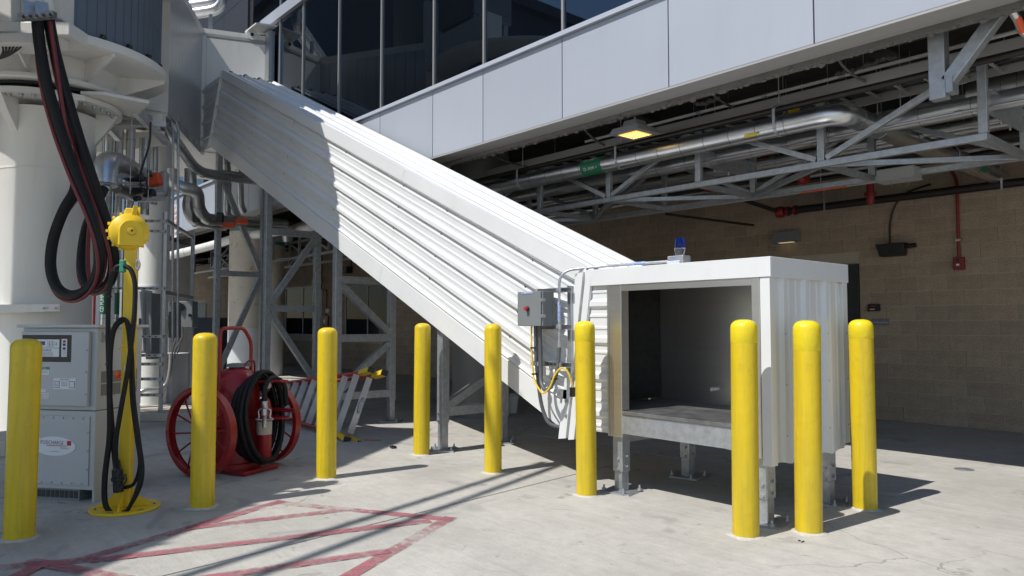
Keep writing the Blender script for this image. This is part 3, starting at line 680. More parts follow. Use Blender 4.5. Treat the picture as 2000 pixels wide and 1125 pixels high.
# =================================================================== CONTROL BOX AND CONDUITS ON THE CHUTE
CB = thing('control_panel', 'grey electrical enclosure on strut rails in front of the lower chute', 'control panel', (-4.85, 4.45, 1.35))
MB().box(-5.00, -4.69, 4.395, 4.53, 1.352, 1.655).build('enclosure', M_grey2, CB, bevel=.004)
cd_ = MB().box(-5.004, -4.700, 4.378, 4.392, 1.354, 1.657).build('door', M_grey2, CB, bevel=.004)
for z_ in (1.44, 1.58): MB().box(-4.698, -4.680, 4.376, 4.42, z_ - .014, z_ + .014).build('latch', M_strut, CB)
MB().cyl((-4.862, 4.378, 1.505), (-4.862, 4.358, 1.505), .021, n=16).build('button_ring', M_dark, cd_, True)
MB().cyl((-4.862, 4.358, 1.505), (-4.862, 4.340, 1.505), .017, n=16).build('button', M_inkred, cd_, True)
MB().box(-4.945, -4.79, 4.3745, 4.3775, 1.638, 1.656).build('voltage_label', M_labblue, cd_)
text('voltage_text', '120V WHITE', .018, (-4.868, 4.3735, 1.647), (1, 0, 0), (0, 0, 1), M_inkwhite, cd_)
def strut_rail(name, p, q, parent, w=.041, up=(0, 1, 0)):
    p = Vector(p); q = Vector(q); d, s_, n_ = frame(q - p, up); L = (q - p).length
    mb = MB(); mb.obox((p + q) / 2 + n_ * (w / 2 - .002), d, s_, n_, L / 2, w / 2, .002).obox((p + q) / 2 + s_ * (w / 2 - .002), d, s_, n_, L / 2, .002, w / 2 - .0045).obox((p + q) / 2 - s_ * (w / 2 - .002), d, s_, n_, L / 2, .002, w / 2 - .0045)
    o = mb.build(name, M_strut, parent)
    k = int(L / .05)
    return o
for z_ in (1.665, 1.345, 1.02): strut_rail('strut_rail', (-4.99 if z_ < 1.1 else -4.93, 4.535, z_), (-4.50, 4.535, z_), CB)
for u_ in (-4.535,): strut_rail('strut_upright', (u_, 4.575, .95), (u_, 4.575, 1.70), CB)
strut_rail('strut_upright', (-4.95, 4.575, .97), (-4.95, 4.575, 1.36), CB)
ME_slot = shared(MB().box(-.012, .012, -.001, .001, -.006, .006), 'strut_slot', M_blk)
for z_, a in ((1.02, -4.99), (1.665, -4.66), (1.345, -4.66)):
    u_ = a + .03
    while u_ < -4.56: place(ME_slot, 'strut_slot', (u_, 4.513, z_), CB); u_ += .05
for u_, z_ in ((-4.585, 1.665), (-4.585, 1.345), (-4.585, 1.02), (-4.86, 1.02), (-4.80, 1.02), (-4.91, 1.02)):
    MB().cyl((u_, 4.49, z_ - .02), (u_, 4.49, z_ + .02), .022, n=12).box(u_ - .012, u_ + .012, 4.462, 4.475, z_ - .012, z_ + .012).build('pipe_clamp', M_strut, CB)
CDT = thing('steel_conduit', 'bent galvanised conduit rising from the control panel to the blue beacon', 'conduit', (-4.585, 4.49, 1.2))
path = fillet([(-4.585, 4.49, 1.19), (-4.585, 4.49, 1.83), (-4.30, 4.70, 1.862), (-3.64, 4.80, 1.868)], .13, 8)
MB().tube(path, .0125, 12).build('pipe', M_galv, CDT, True)
MB().cyl((-4.585, 4.49, 1.17), (-4.585, 4.49, 1.215), .019, n=12).build('coupling', M_strut, CDT, True)
MB().cyl((-4.02, 4.743, 1.8665), (-3.86, 4.767, 1.8675), .0142, n=14).build('voltage_label', M_labblue, CDT, True)
MB().cyl((-4.585, 4.49, 1.40), (-4.585, 4.49, 1.56), .0140, n=14).build('voltage_label', M_labblue, CDT, True)
FX = thing('flexible_conduit', 'grey flexible conduit looping below the control panel', 'conduit', (-4.75, 4.47, .8))
MB().tube(smooth([(-4.80, 4.46, 1.352), (-4.80, 4.47, 1.15), (-4.795, 4.47, .98), (-4.77, 4.45, .86), (-4.69, 4.43, .80), (-4.62, 4.44, .86), (-4.59, 4.47, .98), (-4.585, 4.49, 1.18)], 8), .018, 12).build('sheath', M_greyflex, FX, True)
FX2 = thing('flexible_conduit', 'grey flexible conduit hanging from the control panel under the chute edge', 'conduit', (-4.85, 4.5, .5))
MB().tube(smooth([(-4.855, 4.46, 1.352), (-4.86, 4.47, 1.10), (-4.865, 4.49, .95), (-4.86, 4.52, .72), (-4.83, 4.54, .58), (-4.77, 4.56, .49), (-4.66, 4.64, .46)], 8), .017, 12).build('sheath', M_greyflex, FX2, True)
YC = thing('yellow_cable', 'thin yellow cable strung along the grey conduits to the chute end', 'cable', (-4.7, 4.44, .8))
MB().tube(smooth([(-4.885, 4.44, 1.352), (-4.885, 4.44, 1.15), (-4.87, 4.44, .98), (-4.84, 4.43, .88), (-4.76, 4.42, .80), (-4.70, 4.41, .775), (-4.63, 4.42, .83), (-4.585, 4.44, .94), (-4.54, 4.47, .995), (-4.49, 4.49, .97), (-4.46, 4.51, .88), (-4.455, 4.52, .835)], 8), .008, 8).build('sheath', M_ycable, YC, True)
MB().box(-4.475, -4.435, 4.50, 4.545, .755, .835).build('plug', M_blk, YC, bevel=.005)
for (u_, z_) in ((-4.875, 1.16), (-4.86, .93), (-4.61, .90)): MB().cyl((u_, 4.455, z_ - .006), (u_, 4.455, z_ + .006), .03, n=10).build('cable_tie', M_blk, YC, True)

BE = thing('beacon_light', 'blue warning beacon on a grey box on top of the outlet box', 'beacon', (-3.56, 4.82, 1.83))
MB().box(-3.645, -3.495, 4.77, 4.87, 1.832, 1.908).build('junction_box', M_strut, BE, bevel=.004)
MB().box(-3.645, -3.525, 4.7665, 4.7685, 1.838, 1.868).build('voltage_label', M_label, BE)
text('voltage_text', '120V', .040, (-3.588, 4.7655, 1.888), (1, 0, 0), (0, 0, 1), M_labblue, BE)
text('voltage_text', 'WHITE/ORG', .026, (-3.585, 4.7655, 1.853), (1, 0, 0), (0, 0, 1), M_labblue, BE)
MB().lathe((-3.56, 4.82, 1.909), (0, 0, 1), [(.040, 0), (.036, .012), (.045, .055), (.046, .06), (.030, .062)], 24).build('clear_base', M_clear, BE, True)
MB().lathe((-3.56, 4.82, 1.915), (0, 0, 1), [(.020, 0), (.020, .05)], 12).build('lamp_socket', M_dark, BE, True)
MB().lathe((-3.56, 4.82, 1.972), (0, 0, 1), [(.038, 0), (.040, .008), (.037, .06), (.033, .075), (.010, .080)], 24).build('blue_dome', M_blue, BE, True)

# =================================================================== WALL FITTINGS
def wallp(x, y, off=.0): return AV(x, y, WV - .02 - off)
WL = thing('wall_light', 'grey wedge wall light glowing faintly on the block wall above the outlet box', 'wall light', wallp(1540, 463))
c = wallp(1540, 463); MB().prism([c + V3(-.23, 0, -.09), c + V3(-.19, 0, .085), c + V3(.20, 0, .085), c + V3(.21, 0, -.09)], (0, -.13, 0)).build('housing', M_grey2, WL, bevel=.01)
MB().box(c.x - .12, c.x + .12, c.y - .11, c.y - .02, c.z - .096, c.z - .091).build('lens', M_wall_lamp, WL)
FLD = thing('floodlight', 'black floodlight on the block wall under a dark bent conduit', 'floodlight', wallp(1748, 487))
c = wallp(1748, 487); MB().prism([c + V3(-.20, -.03, .075), c + V3(.19, -.03, .075), c + V3(.17, -.03, -.105), c + V3(-.15, -.03, -.105)], (0, -.14, 0)).build('housing', M_blk, FLD, bevel=.008)
MB().cyl(c + V3(.18, -.08, .03), c + V3(.31, -.08, .03), .032, n=14).build('photocell', M_blk, FLD, True)
MB().tube(fillet([c + V3(-.06, -.02, .07), c + V3(-.06, -.015, .45), c + V3(.10, -.015, .78), c + V3(.5, -.02, .86)], .18), .014, 8).build('conduit', M_blackpipe, FLD, True)
MB().cyl(c + V3(0, 0, 0), c + V3(0, -.04, 0), .05, n=14).build('mount', M_blk, FLD)
PS = thing('fire_alarm_box', 'red alarm box at the foot of a red conduit on the block wall', 'alarm box', wallp(1875, 515))
c = wallp(1875, 515); MB().box(c.x - .065, c.x + .065, c.y - .07, c.y, c.z - .085, c.z + .085).build('case', M_redpipe, PS, bevel=.01)
MB().box(c.x - .025, c.x + .015, c.y - .074, c.y - .071, c.z - .03, c.z - .005).build('label', M_label, PS)
MB().cyl((c.x - .01, c.y - .07, c.z + .045), (c.x - .01, c.y - .082, c.z + .045), .02, n=12).build('knob', M_dark, PS)
MB().tube(fillet([c + V3(0, -.03, .08), c + V3(0, -.03, 1.15), c + V3(-.12, -.03, 1.35), c + V3(-.12, -.03, 1.9)], .12), .02, 10).build('conduit', M_redpipe, PS, True)
MB().box(c.x - .035, c.x + .035, c.y - .055, c.y - .0, c.z + .30, c.z + .33).build('strap', M_galv, PS)
CRD = thing('card_reader', 'small black keypad reader on the block wall right of the dark door', 'card reader', wallp(1708, 601))
c = wallp(1708, 601); MB().box(c.x - .085, c.x + .085, c.y - .04, c.y, c.z - .05, c.z + .05).build('case', M_blk, CRD, bevel=.006)
MB().box(c.x - .03, c.x + .03, c.y - .042, c.y - .0405, c.z + .015, c.z + .03).build('display', M_inkred, CRD)
MB().box(c.x - .05, c.x + .02, c.y - .042, c.y - .0405, c.z - .03, c.z - .018).build('key_row', M_label, CRD)
SG = thing('room_sign', 'grey door sign reading pump room below the keypad reader', 'sign', wallp(1722, 629))
c = wallp(1722, 629); MB().box(c.x - .14, c.x + .10, c.y - .008, c.y, c.z - .045, c.z + .045).build('plate', mat('sign_grey', (.17, .18, .20), .5), SG)
text('sign_text', 'Fire Pump Room', .036, (c.x - .02, c.y - .0095, c.z - .005), (1, 0, 0), (0, 0, 1), M_inkwhite, SG)
ST = thing('alarm_strobe', 'white strobe above a red pull station between the far windows', 'alarm', AV(640, 610, WV - .02))
c = AV(641, 607, WV - .02); MB().lathe(c, (0, -1, 0), [(.09, 0), (.09, .03), (.06, .06)], 20).build('strobe', M_label, ST, True)
c = AV(638, 627, WV - .02); MB().box(c.x - .16, c.x + .16, c.y - .05, c.y, c.z - .16, c.z + .16).build('pull_station', M_redpipe, ST, bevel=.01)
MB().box(c.x - .12, c.x - .02, c.y - .053, c.y - .051, c.z - .07, c.z + .05).build('label', M_label, ST)
MB().tube(fillet([c + V3(.02, -.02, .16), c + V3(.02, -.02, 1.0), c + V3(-.35, -.02, 1.02), c + V3(-.35, -.02, 2.6)], .1), .018, 8).build('conduit', M_redpipe, ST, True)
for x, y, lab in ((683, 528, 'small dark floodlight on the far wall above the right window'), (465, 552, 'small dark floodlight on the far wall behind the tall frame')):
    c = AV(x, y, WV - .03); t = thing('floodlight', lab, 'floodlight', c)
    MB().prism([c + V3(-.2, 0, .1), c + V3(.2, 0, .1), c + V3(.17, 0, -.1), c + V3(-.17, 0, -.1)], (0, -.22, 0)).build('housing', M_blk, t, bevel=.01)
    MB().tube([c + V3(.1, 0, .1), c + V3(.1, 0, 1.2)], .015, 6).build('conduit', M_blackpipe, t, True)
c = AV(625, 550, WV - .03); t = thing('wall_light', 'grey wedge wall light beside the far windows', 'wall light', c)
MB().prism([c + V3(-.22, 0, -.1), c + V3(-.18, 0, .1), c + V3(.2, 0, .1), c + V3(.22, 0, -.1)], (0, -.2, 0)).build('housing', M_grey2, t, bevel=.01)
c = AV(437, 690, WV - .2); t = thing('fire_extinguisher', 'small red extinguisher standing by the far wall', 'extinguisher', c)
MB().lathe((c.x, c.y, .35), (0, 0, 1), [(.08, 0), (.08, .42), (.03, .5), (.03, .56)], 14).build('cylinder', M_red, t, True)
MB().box(c.x - .06, c.x + .06, c.y - .03, c.y + .03, .9, .96).build('valve', M_blk, t)

# =================================================================== SERVICES UNDER THE DECK
def hanger(p, r, name='clevis', h=None, parent=None):             # strap round a pipe running along X, with a rod to the deck
    p = Vector(p); top = p.z + r + .10
    mb = MB(); pts = [(p.x, p.y - r - .004, top - .05)]
    for k in range(9):
        t = math.pi + math.pi * k / 8; pts.append((p.x, p.y + (r + .004) * math.cos(t), p.z + (r + .004) * math.sin(t)))
    pts += [(p.x, p.y + r + .004, top - .05)]
    for a, b in zip(pts, pts[1:]): mb.bar(a, b, .03, .005, (0, (a[1] + b[1]) / 2 - p.y, (a[2] + b[2]) / 2 - p.z + .01))
    mb.bar(pts[0], (p.x, p.y - r * .35, top + .01), .03, .005).bar(pts[-1], (p.x, p.y + r * .35, top + .01), .03, .005).bar((p.x, p.y - r * .4, top + .01), (p.x, p.y + r * .4, top + .01), .03, .006)
    o = mb.build('hanger_strap', M_galv, parent)
    MB().cyl((p.x, p.y, top), (p.x, p.y, 4.02), .006, n=6).build('hanger_rod', M_strut, parent)
def bands(path, r, step, parent, n=20, first=.1):
    path = [Vector(p) for p in path]; d = first
    for a, b in zip(path, path[1:]):
        L = (b - a).length
        while d < L:
            c = a.lerp(b, d / L); dd = (b - a).normalized(); MB().lathe(c - dd * .004, dd, [(r, 0), (r + .0025, .001), (r + .0025, .007), (r, .008)], n).build('seam_band', M_band, parent, True); d += step
        d -= L
PZ, PV, PR = 3.285, 6.60, .100
P1 = thing('insulated_pipe', 'shiny aluminium jacketed pipe with elbow hung in front of the truss', 'pipe', (-4, PV, PZ))
run = [(-11.5, PV, PZ), (-3.08, PV, PZ), (-3.08, 10.96, PZ - .03)]
MB().tube(fillet(run, .24, 10), PR, 24).build('jacket', M_alu, P1, True)
bands([(-11.5, PV, PZ), (-3.34, PV, PZ)], PR, .30, P1); bands([(-3.08, PV + .26, PZ), (-3.08, 10.9, PZ)], PR, .30, P1, first=.03)
for x in (1021, 1213, 1523): hanger((AV(x, 300, PV).x, PV, PZ), PR, parent=P1)
for yy in (7.35, 9.2):
    mb = MB(); mb.tube([( -3.08 + (PR + .012) * math.cos(t), yy, PZ + (PR + .012) * math.sin(t)) for t in [2 * math.pi * k / 20 for k in range(20)]], .006, 6, closed=True); mb.build('hanger_ring', M_galv, P1, True)
    MB().cyl((-3.08, yy, PZ + PR), (-3.08, yy, 4.0), .006, n=6).build('hanger_rod', M_strut, P1)
ga, gb = AV(1143, 322, PV).x, AV(1183, 314, PV).x
MB().lathe((ga, PV, PZ), (1, 0, 0), [(PR, 0), (PR + .003, .002), (PR + .003, gb - ga - .002), (PR, gb - ga)], 28).build('flow_label', M_green, P1, True)
for a, bod in ((-.42, 'CD - PUMP'), (.62, 'CD - PUMP')):
    n_ = V3(0, -math.cos(a), math.sin(a)); text('flow_text', bod + '  >', .052, V3((ga + gb) / 2, PV, PZ) + n_ * (PR + .008), (1, 0, 0), V3(0, math.sin(a), math.cos(a)), M_inkwhite, P1, squeeze=.72)
MB().lathe((-3.08, 9.95, PZ - .02), (0, 1, 0), [(PR, 0), (PR + .003, .002), (PR + .003, .2), (PR, .202)], 20).build('flow_label', M_green, P1, True)
c = AV(1466, 264, PV - PR - .006); MB().obox(c, (1, 0, 0), (0, 1, 0), (0, 0, 1), .07, .003, .014).build('pipe_tag', M_ylabel, P1)
P2 = thing('insulated_pipe', 'dull second insulated pipe running behind the shiny one', 'pipe', (-4, 7.15, 3.25))
MB().cyl((-12, 7.12, 3.24), (3, 7.12, 3.24), .085, n=20).build('jacket', M_alud, P2, True); bands([(-9, 7.12, 3.24), (-.8, 7.12, 3.24)], .085, .42, P2)
P3 = thing('insulated_duct', 'wide dull insulated duct at the upper right behind the truss', 'duct', (-1, 7.6, 3.5))
c = AV(1985, 170, 7.5); MB().cyl((c.x - .35, 7.5, c.z), (c.x + 5, 7.5, c.z), .15, n=24).build('jacket', M_alud, P3, True); bands([(c.x - .3, 7.5, c.z), (c.x + 2, 7.5, c.z)], .15, .12, P3)
TR = thing('cable_tray', 'long pale steel cable tray under the deck above the pipes', 'cable tray', (-4, 6.9, 3.5))
for vv in (6.785, 7.22): MB().box(-11, 3, vv - .006, vv + .006, 3.49, 3.625).box(-11, 3, vv - .006, vv + .03, 3.627, 3.633).build('side_rail', M_soffit, TR)
for k in range(32): MB().box(-7.5 + k * .25, -7.48 + k * .25, 6.90, 7.212, 3.51, 3.53).build('rung', M_soffit, TR)
for vv in (6.92, 6.97, 7.05, 7.12): MB().tube([(-10 + i * .6, vv + random.uniform(-.02, .02), 3.545 + random.uniform(-.005, .01)) for i in range(20)], .011, 6).build('cable', M_white2 if vv < 7 else M_blk, TR, True)
c = AV(1550, 213, 6.775); MB().obox(c, (1, 0, 0), (0, 1, 0), (0, 0, 1), .06, .002, .035).build('tag', M_ylabel, TR)

# galvanised box truss
TS = thing('pipe_rack_truss', 'galvanised tube box truss hung under the deck at right', 'truss', (-4, 7.4, 2.9))
na, nbk, tz, bz = 6.85, 7.95, 3.56, 2.90
ks = [AV(1922, 268, na).x, AV(1605, 312, na).x, AV(1365, 352, na).x, AV(1190, 392, na).x, AV(1055, 415, na).x]
ks += [ks[-1] - 1.45, ks[-1] - 2.9]
W_ = .06
def tb(name, p, q, w=W_): return MB().bar(p, q, w, w).build(name, M_galv, TS, bevel=.005)
for v_ in (na, nbk):
    tb('bottom_chord', (ks[-1], v_, bz), (ks[0] + .03, v_, bz)); tb('top_chord', (ks[-1], v_, tz), (ks[0] + .03, v_, tz))
    for k, u_ in enumerate(ks):
        MB().box(u_ - .035, u_ + .035, v_ - .028, v_ + .028, bz + .031, tz - .031).build('upright', M_galv, TS, bevel=.005)
for k in (1, 3, 5):
    for j in (k - 1, k + 1):
        if j < len(ks):
            s_ = 1 if ks[j] > ks[k] else -1
            tb('brace', (ks[k] + s_ * .05, na, bz + .05), (ks[j] - s_ * .1, na, tz - .06), .055)
for k in (0, 2, 4):
    for j in (k - 1, k + 1):
        if 0 <= j < len(ks):
            s_ = 1 if ks[j] > ks[k] else -1
            tb('brace', (ks[k] + s_ * .05, nbk, bz + .05), (ks[j] - s_ * .1, nbk, tz - .06), .055)
for k, u_ in enumerate(ks):
    tb('cross_tube', (u_, na + .031, bz), (u_, nbk - .031, bz))
    if k in (0, 2): MB().box(u_ - .012, u_ - .004, na + .03, nbk - .03, 3.12, 3.29).box(u_ - .004, u_ + .06, na + .03, nbk - .03, 3.28, 3.29).build('cross_channel', M_galv, TS)
    if k < len(ks) - 1: tb('floor_brace', (u_ - .03, na + .04 if k % 2 else nbk - .04, bz - .004), (ks[k + 1] + .03, nbk - .04 if k % 2 else na + .04, bz - .004), .05)
for u_, vv in ((ks[2], 7.12), (ks[2], 7.4), (ks[0], 7.3), (ks[0], 7.55)):
    MB().cyl((u_ - .03, vv, 3.29), (u_ - .03, vv, 3.40), .035, n=12).build('pipe_shoe', M_strut, TS, True)
    MB().cyl((u_ - .02, vv + .06, 3.09), (u_ - .02, vv + .06, 3.31), .010, n=6).build('bolt', M_galv, TS)
# stub hanger post and brace at the upper right
HP = thing('hanger_post', 'square tube hanger post with diagonal brace below the fascia at right', 'steel post', (-2.16, 6.3, 3.5))
MB().box(-2.225, -2.105, 6.25, 6.36, 3.13, 4.0).build('post', M_galv, HP, bevel=.006)
MB().bar((-2.10, 6.3, 3.25), (-1.55, 6.3, 3.92), .10, .10).build('brace', M_galv, HP, bevel=.006)
MB().box(-2.10, -2.05, 6.24, 6.37, 3.16, 3.28).build('gusset', M_galv, HP)
# conduits along the deck
CDS = [((996, 352), (1440, 205), 7.3, .016, M_white2), ((1150, 330), (1620, 178), 7.4, .015, M_strut), ((1290, 250), (1760, 105), 6.9, .018, M_white2), ((1330, 262), (1700, 140), 7.1, .014, M_strut), ((1500, 310), (1990, 175), 6.95, .013, M_strut)]
for i, (a, b, v_, r, mt) in enumerate(CDS):
    p = AV(*a, v_); q = AV(*b, v_); z_ = (p.z + q.z) / 2
    nm = ['lowest thin white conduit under the fascia, by the end of the shiny pipe', 'thin steel conduit just above the shiny pipe', 'topmost white wrapped conduit under the soffit edge', 'thin steel conduit above the lit ceiling lamp level', 'thin steel conduit crossing in front of the hanger post'][i]
    t = thing('conduit_run', nm, 'conduit', (p.x, v_, z_)); MB().cyl((p.x - 1.2, v_, z_), (q.x + (2 if i in (2, 4) else .4), v_, z_), r, n=10).build('pipe', mt, t, True)
    for k in range(3): c_ = p.lerp(q, .2 + .3 * k); MB().cyl((c_.x - .03, v_, z_), (c_.x + .03, v_, z_), r + .006, n=10).build('coupling', M_strut, t, True); MB().cyl((c_.x + .2, v_, z_), (c_.x + .2, v_, 4.02), .004, n=5).build('rod', M_strut, t)
FPi = thing('fascia_conduit', 'thick bent aluminium conduit with orange tape at the top right corner', 'conduit', AV(1965, 10, 6.15))
pts = [AV(1948, 6, 6.10), AV(1968, 12, 6.12), AV(1985, 35, 6.2), AV(1998, 62, 6.3), AV(2030, 85, 6.4)]
MB().tube(smooth(pts, 6), .028, 14).build('pipe', M_alu, FPi, True)
MB().tube([AV(1985, 33, 6.195), AV(1998, 61, 6.295)], .0295, 14).build('tape', M_orange, FPi, True)
# sprinkler main and red fittings
SP = thing('sprinkler_main', 'black iron sprinkler pipe along the block wall with red couplings', 'pipe', (-4, 10.8, 3.15))
sp0 = AV(1535, 413, 10.8); spz = sp0.z
MB().cyl((sp0.x, 10.8, spz), (4, 10.8, spz + .02), .055, n=16).build('pipe', M_blackpipe, SP, True)
MB().lathe((sp0.x - .18, 10.8, spz), (1, 0, 0), [(.03, 0), (.085, .03), (.09, .12), (.065, .16)], 14).build('elbow', M_redpipe, SP, True)
for u_ in (sp0.x + .02, sp0.x + .14): MB().cyl((u_, 10.8, spz), (u_ + .035, 10.8, spz), .075, n=14).build('coupling', M_redpipe, SP, True)
MB().tube(fillet([(sp0.x - .1, 10.8, spz), (sp0.x - .35, 10.1, spz + .16), (sp0.x - .1, 9.8, spz + .22), (4, 9.8, spz + .26)], .06), .032, 12).build('branch', M_blackpipe, SP, True)
for u_ in (-5.3, -3.0, -1.5): MB().box(u_ - .012, u_ + .012, 10.725, 10.735, spz - .08, spz + .3).build('hook', M_strut, SP)
c = AV(1700, 385, 10.4); MB().lathe(c + V3(0, 0, -.1), (0, 0, 1), [(.04, 0), (.055, .04), (.055, .12), (.08, .125), (.08, .16), (.05, .165), (.05, .3)], 14).build('drop_fitting', M_redpipe, SP, True)
S2 = thing('sprinkler_branch', 'dark sprinkler pipe with red grooved fittings deep under the deck', 'pipe', (-5, 9.3, 3.4))
MB().cyl((-14, 9.3, 3.42), (3, 9.3, 3.42), .06, n=14).build('pipe', M_blackpipe, S2, True)
for x, y in ((1385, 362), (1498, 315), (1568, 345), (1400, 330)):
    c = AV(x, y, 9.2); MB().lathe(c + V3(-.07, 0, 0), (1, 0, .1), [(.05, 0), (.10, .02), (.12, .07), (.10, .12), (.05, .14)], 14).build('coupling', M_redpipe, S2, True)
MB().cyl((-8, 10.0, 3.62), (3, 10.0, 3.62), .03, n=10).build('red_line', M_redpipe, S2, True)
MB().tube([AV(1300, 418, 9.5), AV(1472, 440, 10.9)], .02, 8).build('drop_pipe', M_blackpipe, S2, True)
JB = thing('junction_box', 'pale grey junction box hung on the far chord of the truss', 'junction box', AV(1755, 340, 7.85))
c = AV(1755, 342, 7.85); MB().box(c.x - .19, c.x + .17, 7.78, 7.99, c.z - .05, c.z + .07).build('case', M_soffit, JB, bevel=.005)
MB().box(c.x - .20, c.x + .18, 7.775, 7.995, c.z - .057, c.z - .051).build('cover', M_soffit, JB)
for dx in (-.06, .1): MB().tube([(c.x + dx, 7.8, c.z - .05), (c.x + dx + .01, 7.8, c.z - .12), (c.x + dx + .02, 7.82, c.z - .05)], .004, 6).build('hook', M_strut, JB, True)
CT = thing('conduit_run', 'silver conduit with red tape feeding the grey junction box', 'conduit', (c.x - 2, 8.0, c.z))
MB().cyl((c.x - 5, 8.02, c.z + .0), (c.x - .19, 8.02, c.z + .0), .016, n=10).build('pipe', M_strut, CT, True)
MB().cyl((c.x - 1.15, 8.02, c.z), (c.x - .6, 8.02, c.z), .0175, n=10).build('tape', M_orange, CT, True)
for dx in (-3.4, -2.3, -.9): MB().cyl((c.x + dx, 8.02, c.z + .01), (c.x + dx, 8.02, 4.0), .004, n=5).build('rod', M_strut, CT)
for i, (v_, z_, r, mt) in enumerate(((8.25, 3.36, .05, M_alud), (8.55, 3.62, .04, M_soffit), (9.0, 3.5, .07, M_alud), (9.65, 3.72, .05, M_deck), (10.35, 3.55, .06, M_alud), (7.55, 3.78, .035, M_white2), (6.62, 3.82, .028, M_soffit), (7.75, 3.46, .03, M_strut))):
    t = thing('service_pipe', 'grey service pipe among others running deep under the deck', 'pipe', (-5, v_, z_), 'service pipes deep under the deck')
    MB().cyl((-15, v_, z_), (4, v_, z_), r, n=12).build('pipe', mt, t, True)
    for k in range(7): u_ = -8 + 1.1 * k + .37 * i; MB().cyl((u_, v_, z_ + r), (u_, v_, 4.02), .005, n=5).build('rod', M_strut, t); MB().cyl((u_ - .03, v_, z_), (u_ + .03, v_, z_), r + .007, n=12).build('clamp', M_strut, t, True)
for i, (x0, y0, x1, y1, v_) in enumerate(((1640, 120, 1715, 165, 6.5), (1140, 250, 1200, 290, 6.5), (960, 300, 1080, 335, 6.5), (1380, 170, 1450, 215, 6.6))):
    t = thing('flexible_whip', ['drooping grey cable under the soffit left of the hanger post', 'drooping grey cable left of the lit lamp', 'drooping grey cable beside the dark clad column', 'drooping grey cable right of the lit lamp'][i], 'cable', AV(x0, y0, v_))
    p, q = AV(x0, y0, v_), AV(x1, y1, v_ + .4); MB().tube(smooth([p + V3(0, 0, .12), p, p.lerp(q, .4) - V3(0, 0, .05), q, q + V3(.25, .1, .02)], 6), .013, 8).build('sheath', M_greyflex, t, True)
# lit ceiling lamp
c = GZ(1240, 262, 3.42); LF = thing('ceiling_light', 'lit square yellow lamp hanging under the soffit beside the shiny pipe', 'light fixture', c)
ax, ay = V3(1, 0, 0), V3(0, 1, 0)
MB().hexa([c + V3(-.20, -.20, -.005), c + V3(.20, -.20, -.005), c + V3(.20, .20, -.005), c + V3(-.20, .20, -.005), c + V3(-.17, -.17, .06), c + V3(.17, -.17, .06), c + V3(.17, .17, .06), c + V3(-.17, .17, .06)]).build('housing', M_grey3, LF, bevel=.006)
MB().hexa([c + V3(-.10, -.10, .061), c + V3(.10, -.10, .061), c + V3(.10, .10, .061), c + V3(-.10, .10, .061), c + V3(-.08, -.08, .14), c + V3(.08, -.08, .14), c + V3(.08, .08, .14), c + V3(-.08, .08, .14)]).build('driver_box', M_grey3, LF)
MB().box(c.x - .125, c.x + .125, c.y - .125, c.y + .125, c.z - .012, c.z - .006).build('lens', M_led, LF)
ME_d = shared(MB().lathe((0, 0, 0), (0, 0, -1), [(.009, 0), (.009, .003), (.004, .006)], 8), 'diode', M_ledhi)
for i in range(6):
    for j in range(6): place(ME_d, 'diode', (c.x - .1 + .04 * i, c.y - .1 + .04 * j, c.z - .0125), LF)
MB().cyl(c + V3(0, 0, .14), c + V3(0, 0, .6), .012, n=8).build('stem', M_strut, LF)
for i, (x, y, v_) in enumerate(((1380, 200, 6.9), (1660, 140, 6.9), (1715, 120, 6.9))):
    c = AV(x, y, v_); t = thing('wrapped_fitting', ['ragged white wrapped fitting under the soffit, left of three', 'ragged white wrapped fitting under the soffit, middle of three', 'ragged white wrapped fitting nearest the hanger post'][i], 'pipe fitting', c)
    mb = MB()
    for k in range(10): mb.lathe(c + V3(-.14 + k * .028, random.uniform(-.006, .006), random.uniform(-.008, .008)), (1, random.uniform(-.25, .25), random.uniform(-.25, .25)), [(.008, 0), (random.uniform(.018, .030), .015), (random.uniform(.016, .028), .045), (.008, .06)], 7)
    mb.build('wrap', M_spray, t, True)

# =================================================================== BOARDING BRIDGE
RC = V3(-11.11, 1.66, 0)
JB_ = thing('boarding_bridge', 'cream boarding bridge rotunda on a thick steel column at the left', 'boarding bridge', RC)
MB().lathe(RC, (0, 0, 1), [(.62, 0), (.62, .06), (.56, .07), (.545, .3), (.545, 4.02), (.56, 4.05)], 48).build('column', M_cream, JB_, True)
MB().lathe(RC, (0, 0, 1), [(.552, 3.28), (.552, 3.30)], 48).build('weld_ring', M_cream, JB_, True)
pd = V3(.6, -.8, 0); ps = V3(.8, .6, 0)
# bolted plate with its clipped corner, and the slewing ring above
MB().lathe(RC, (0, 0, 1), [(.84, 4.13), (.84, 4.19)], 48).build('flange', M_cream, JB_, True)
MB().prism([RC + V3(.35, .45, 4.195), RC + V3(.82, .2, 4.195), RC + V3(.98, .42, 4.195), RC + V3(.95, .95, 4.195), RC + V3(.1, 1.0, 4.195)], (0, 0, .04)).build('corner_plate', M_cream, JB_)
ME_nut = shared(MB().lathe((0, 0, 0), (0, 0, -1), [(.030, 0), (.030, .012), (.024, .013), (.022, .035), (.010, .042)], 10), 'flange_bolt', M_galv)
for k in range(34):
    t = 2 * math.pi * k / 34; place(ME_nut, 'flange_bolt', RC + V3(.74 * math.cos(t), .74 * math.sin(t), 4.13), JB_)
for k in range(6):
    t = R(10 + 60 * k); d = V3(math.cos(t), math.sin(t), 0); n_ = V3(-d.y, d.x, 0)
    MB().prism([RC + d * .54 + V3(0, 0, 3.72) - n_ * .05, RC + d * .70 + V3(0, 0, 3.95) - n_ * .05, RC + d * .80 + V3(0, 0, 4.128) - n_ * .05, RC + d * .54 + V3(0, 0, 4.128) - n_ * .05], n_ * .10).build('gusset', M_cream, JB_)
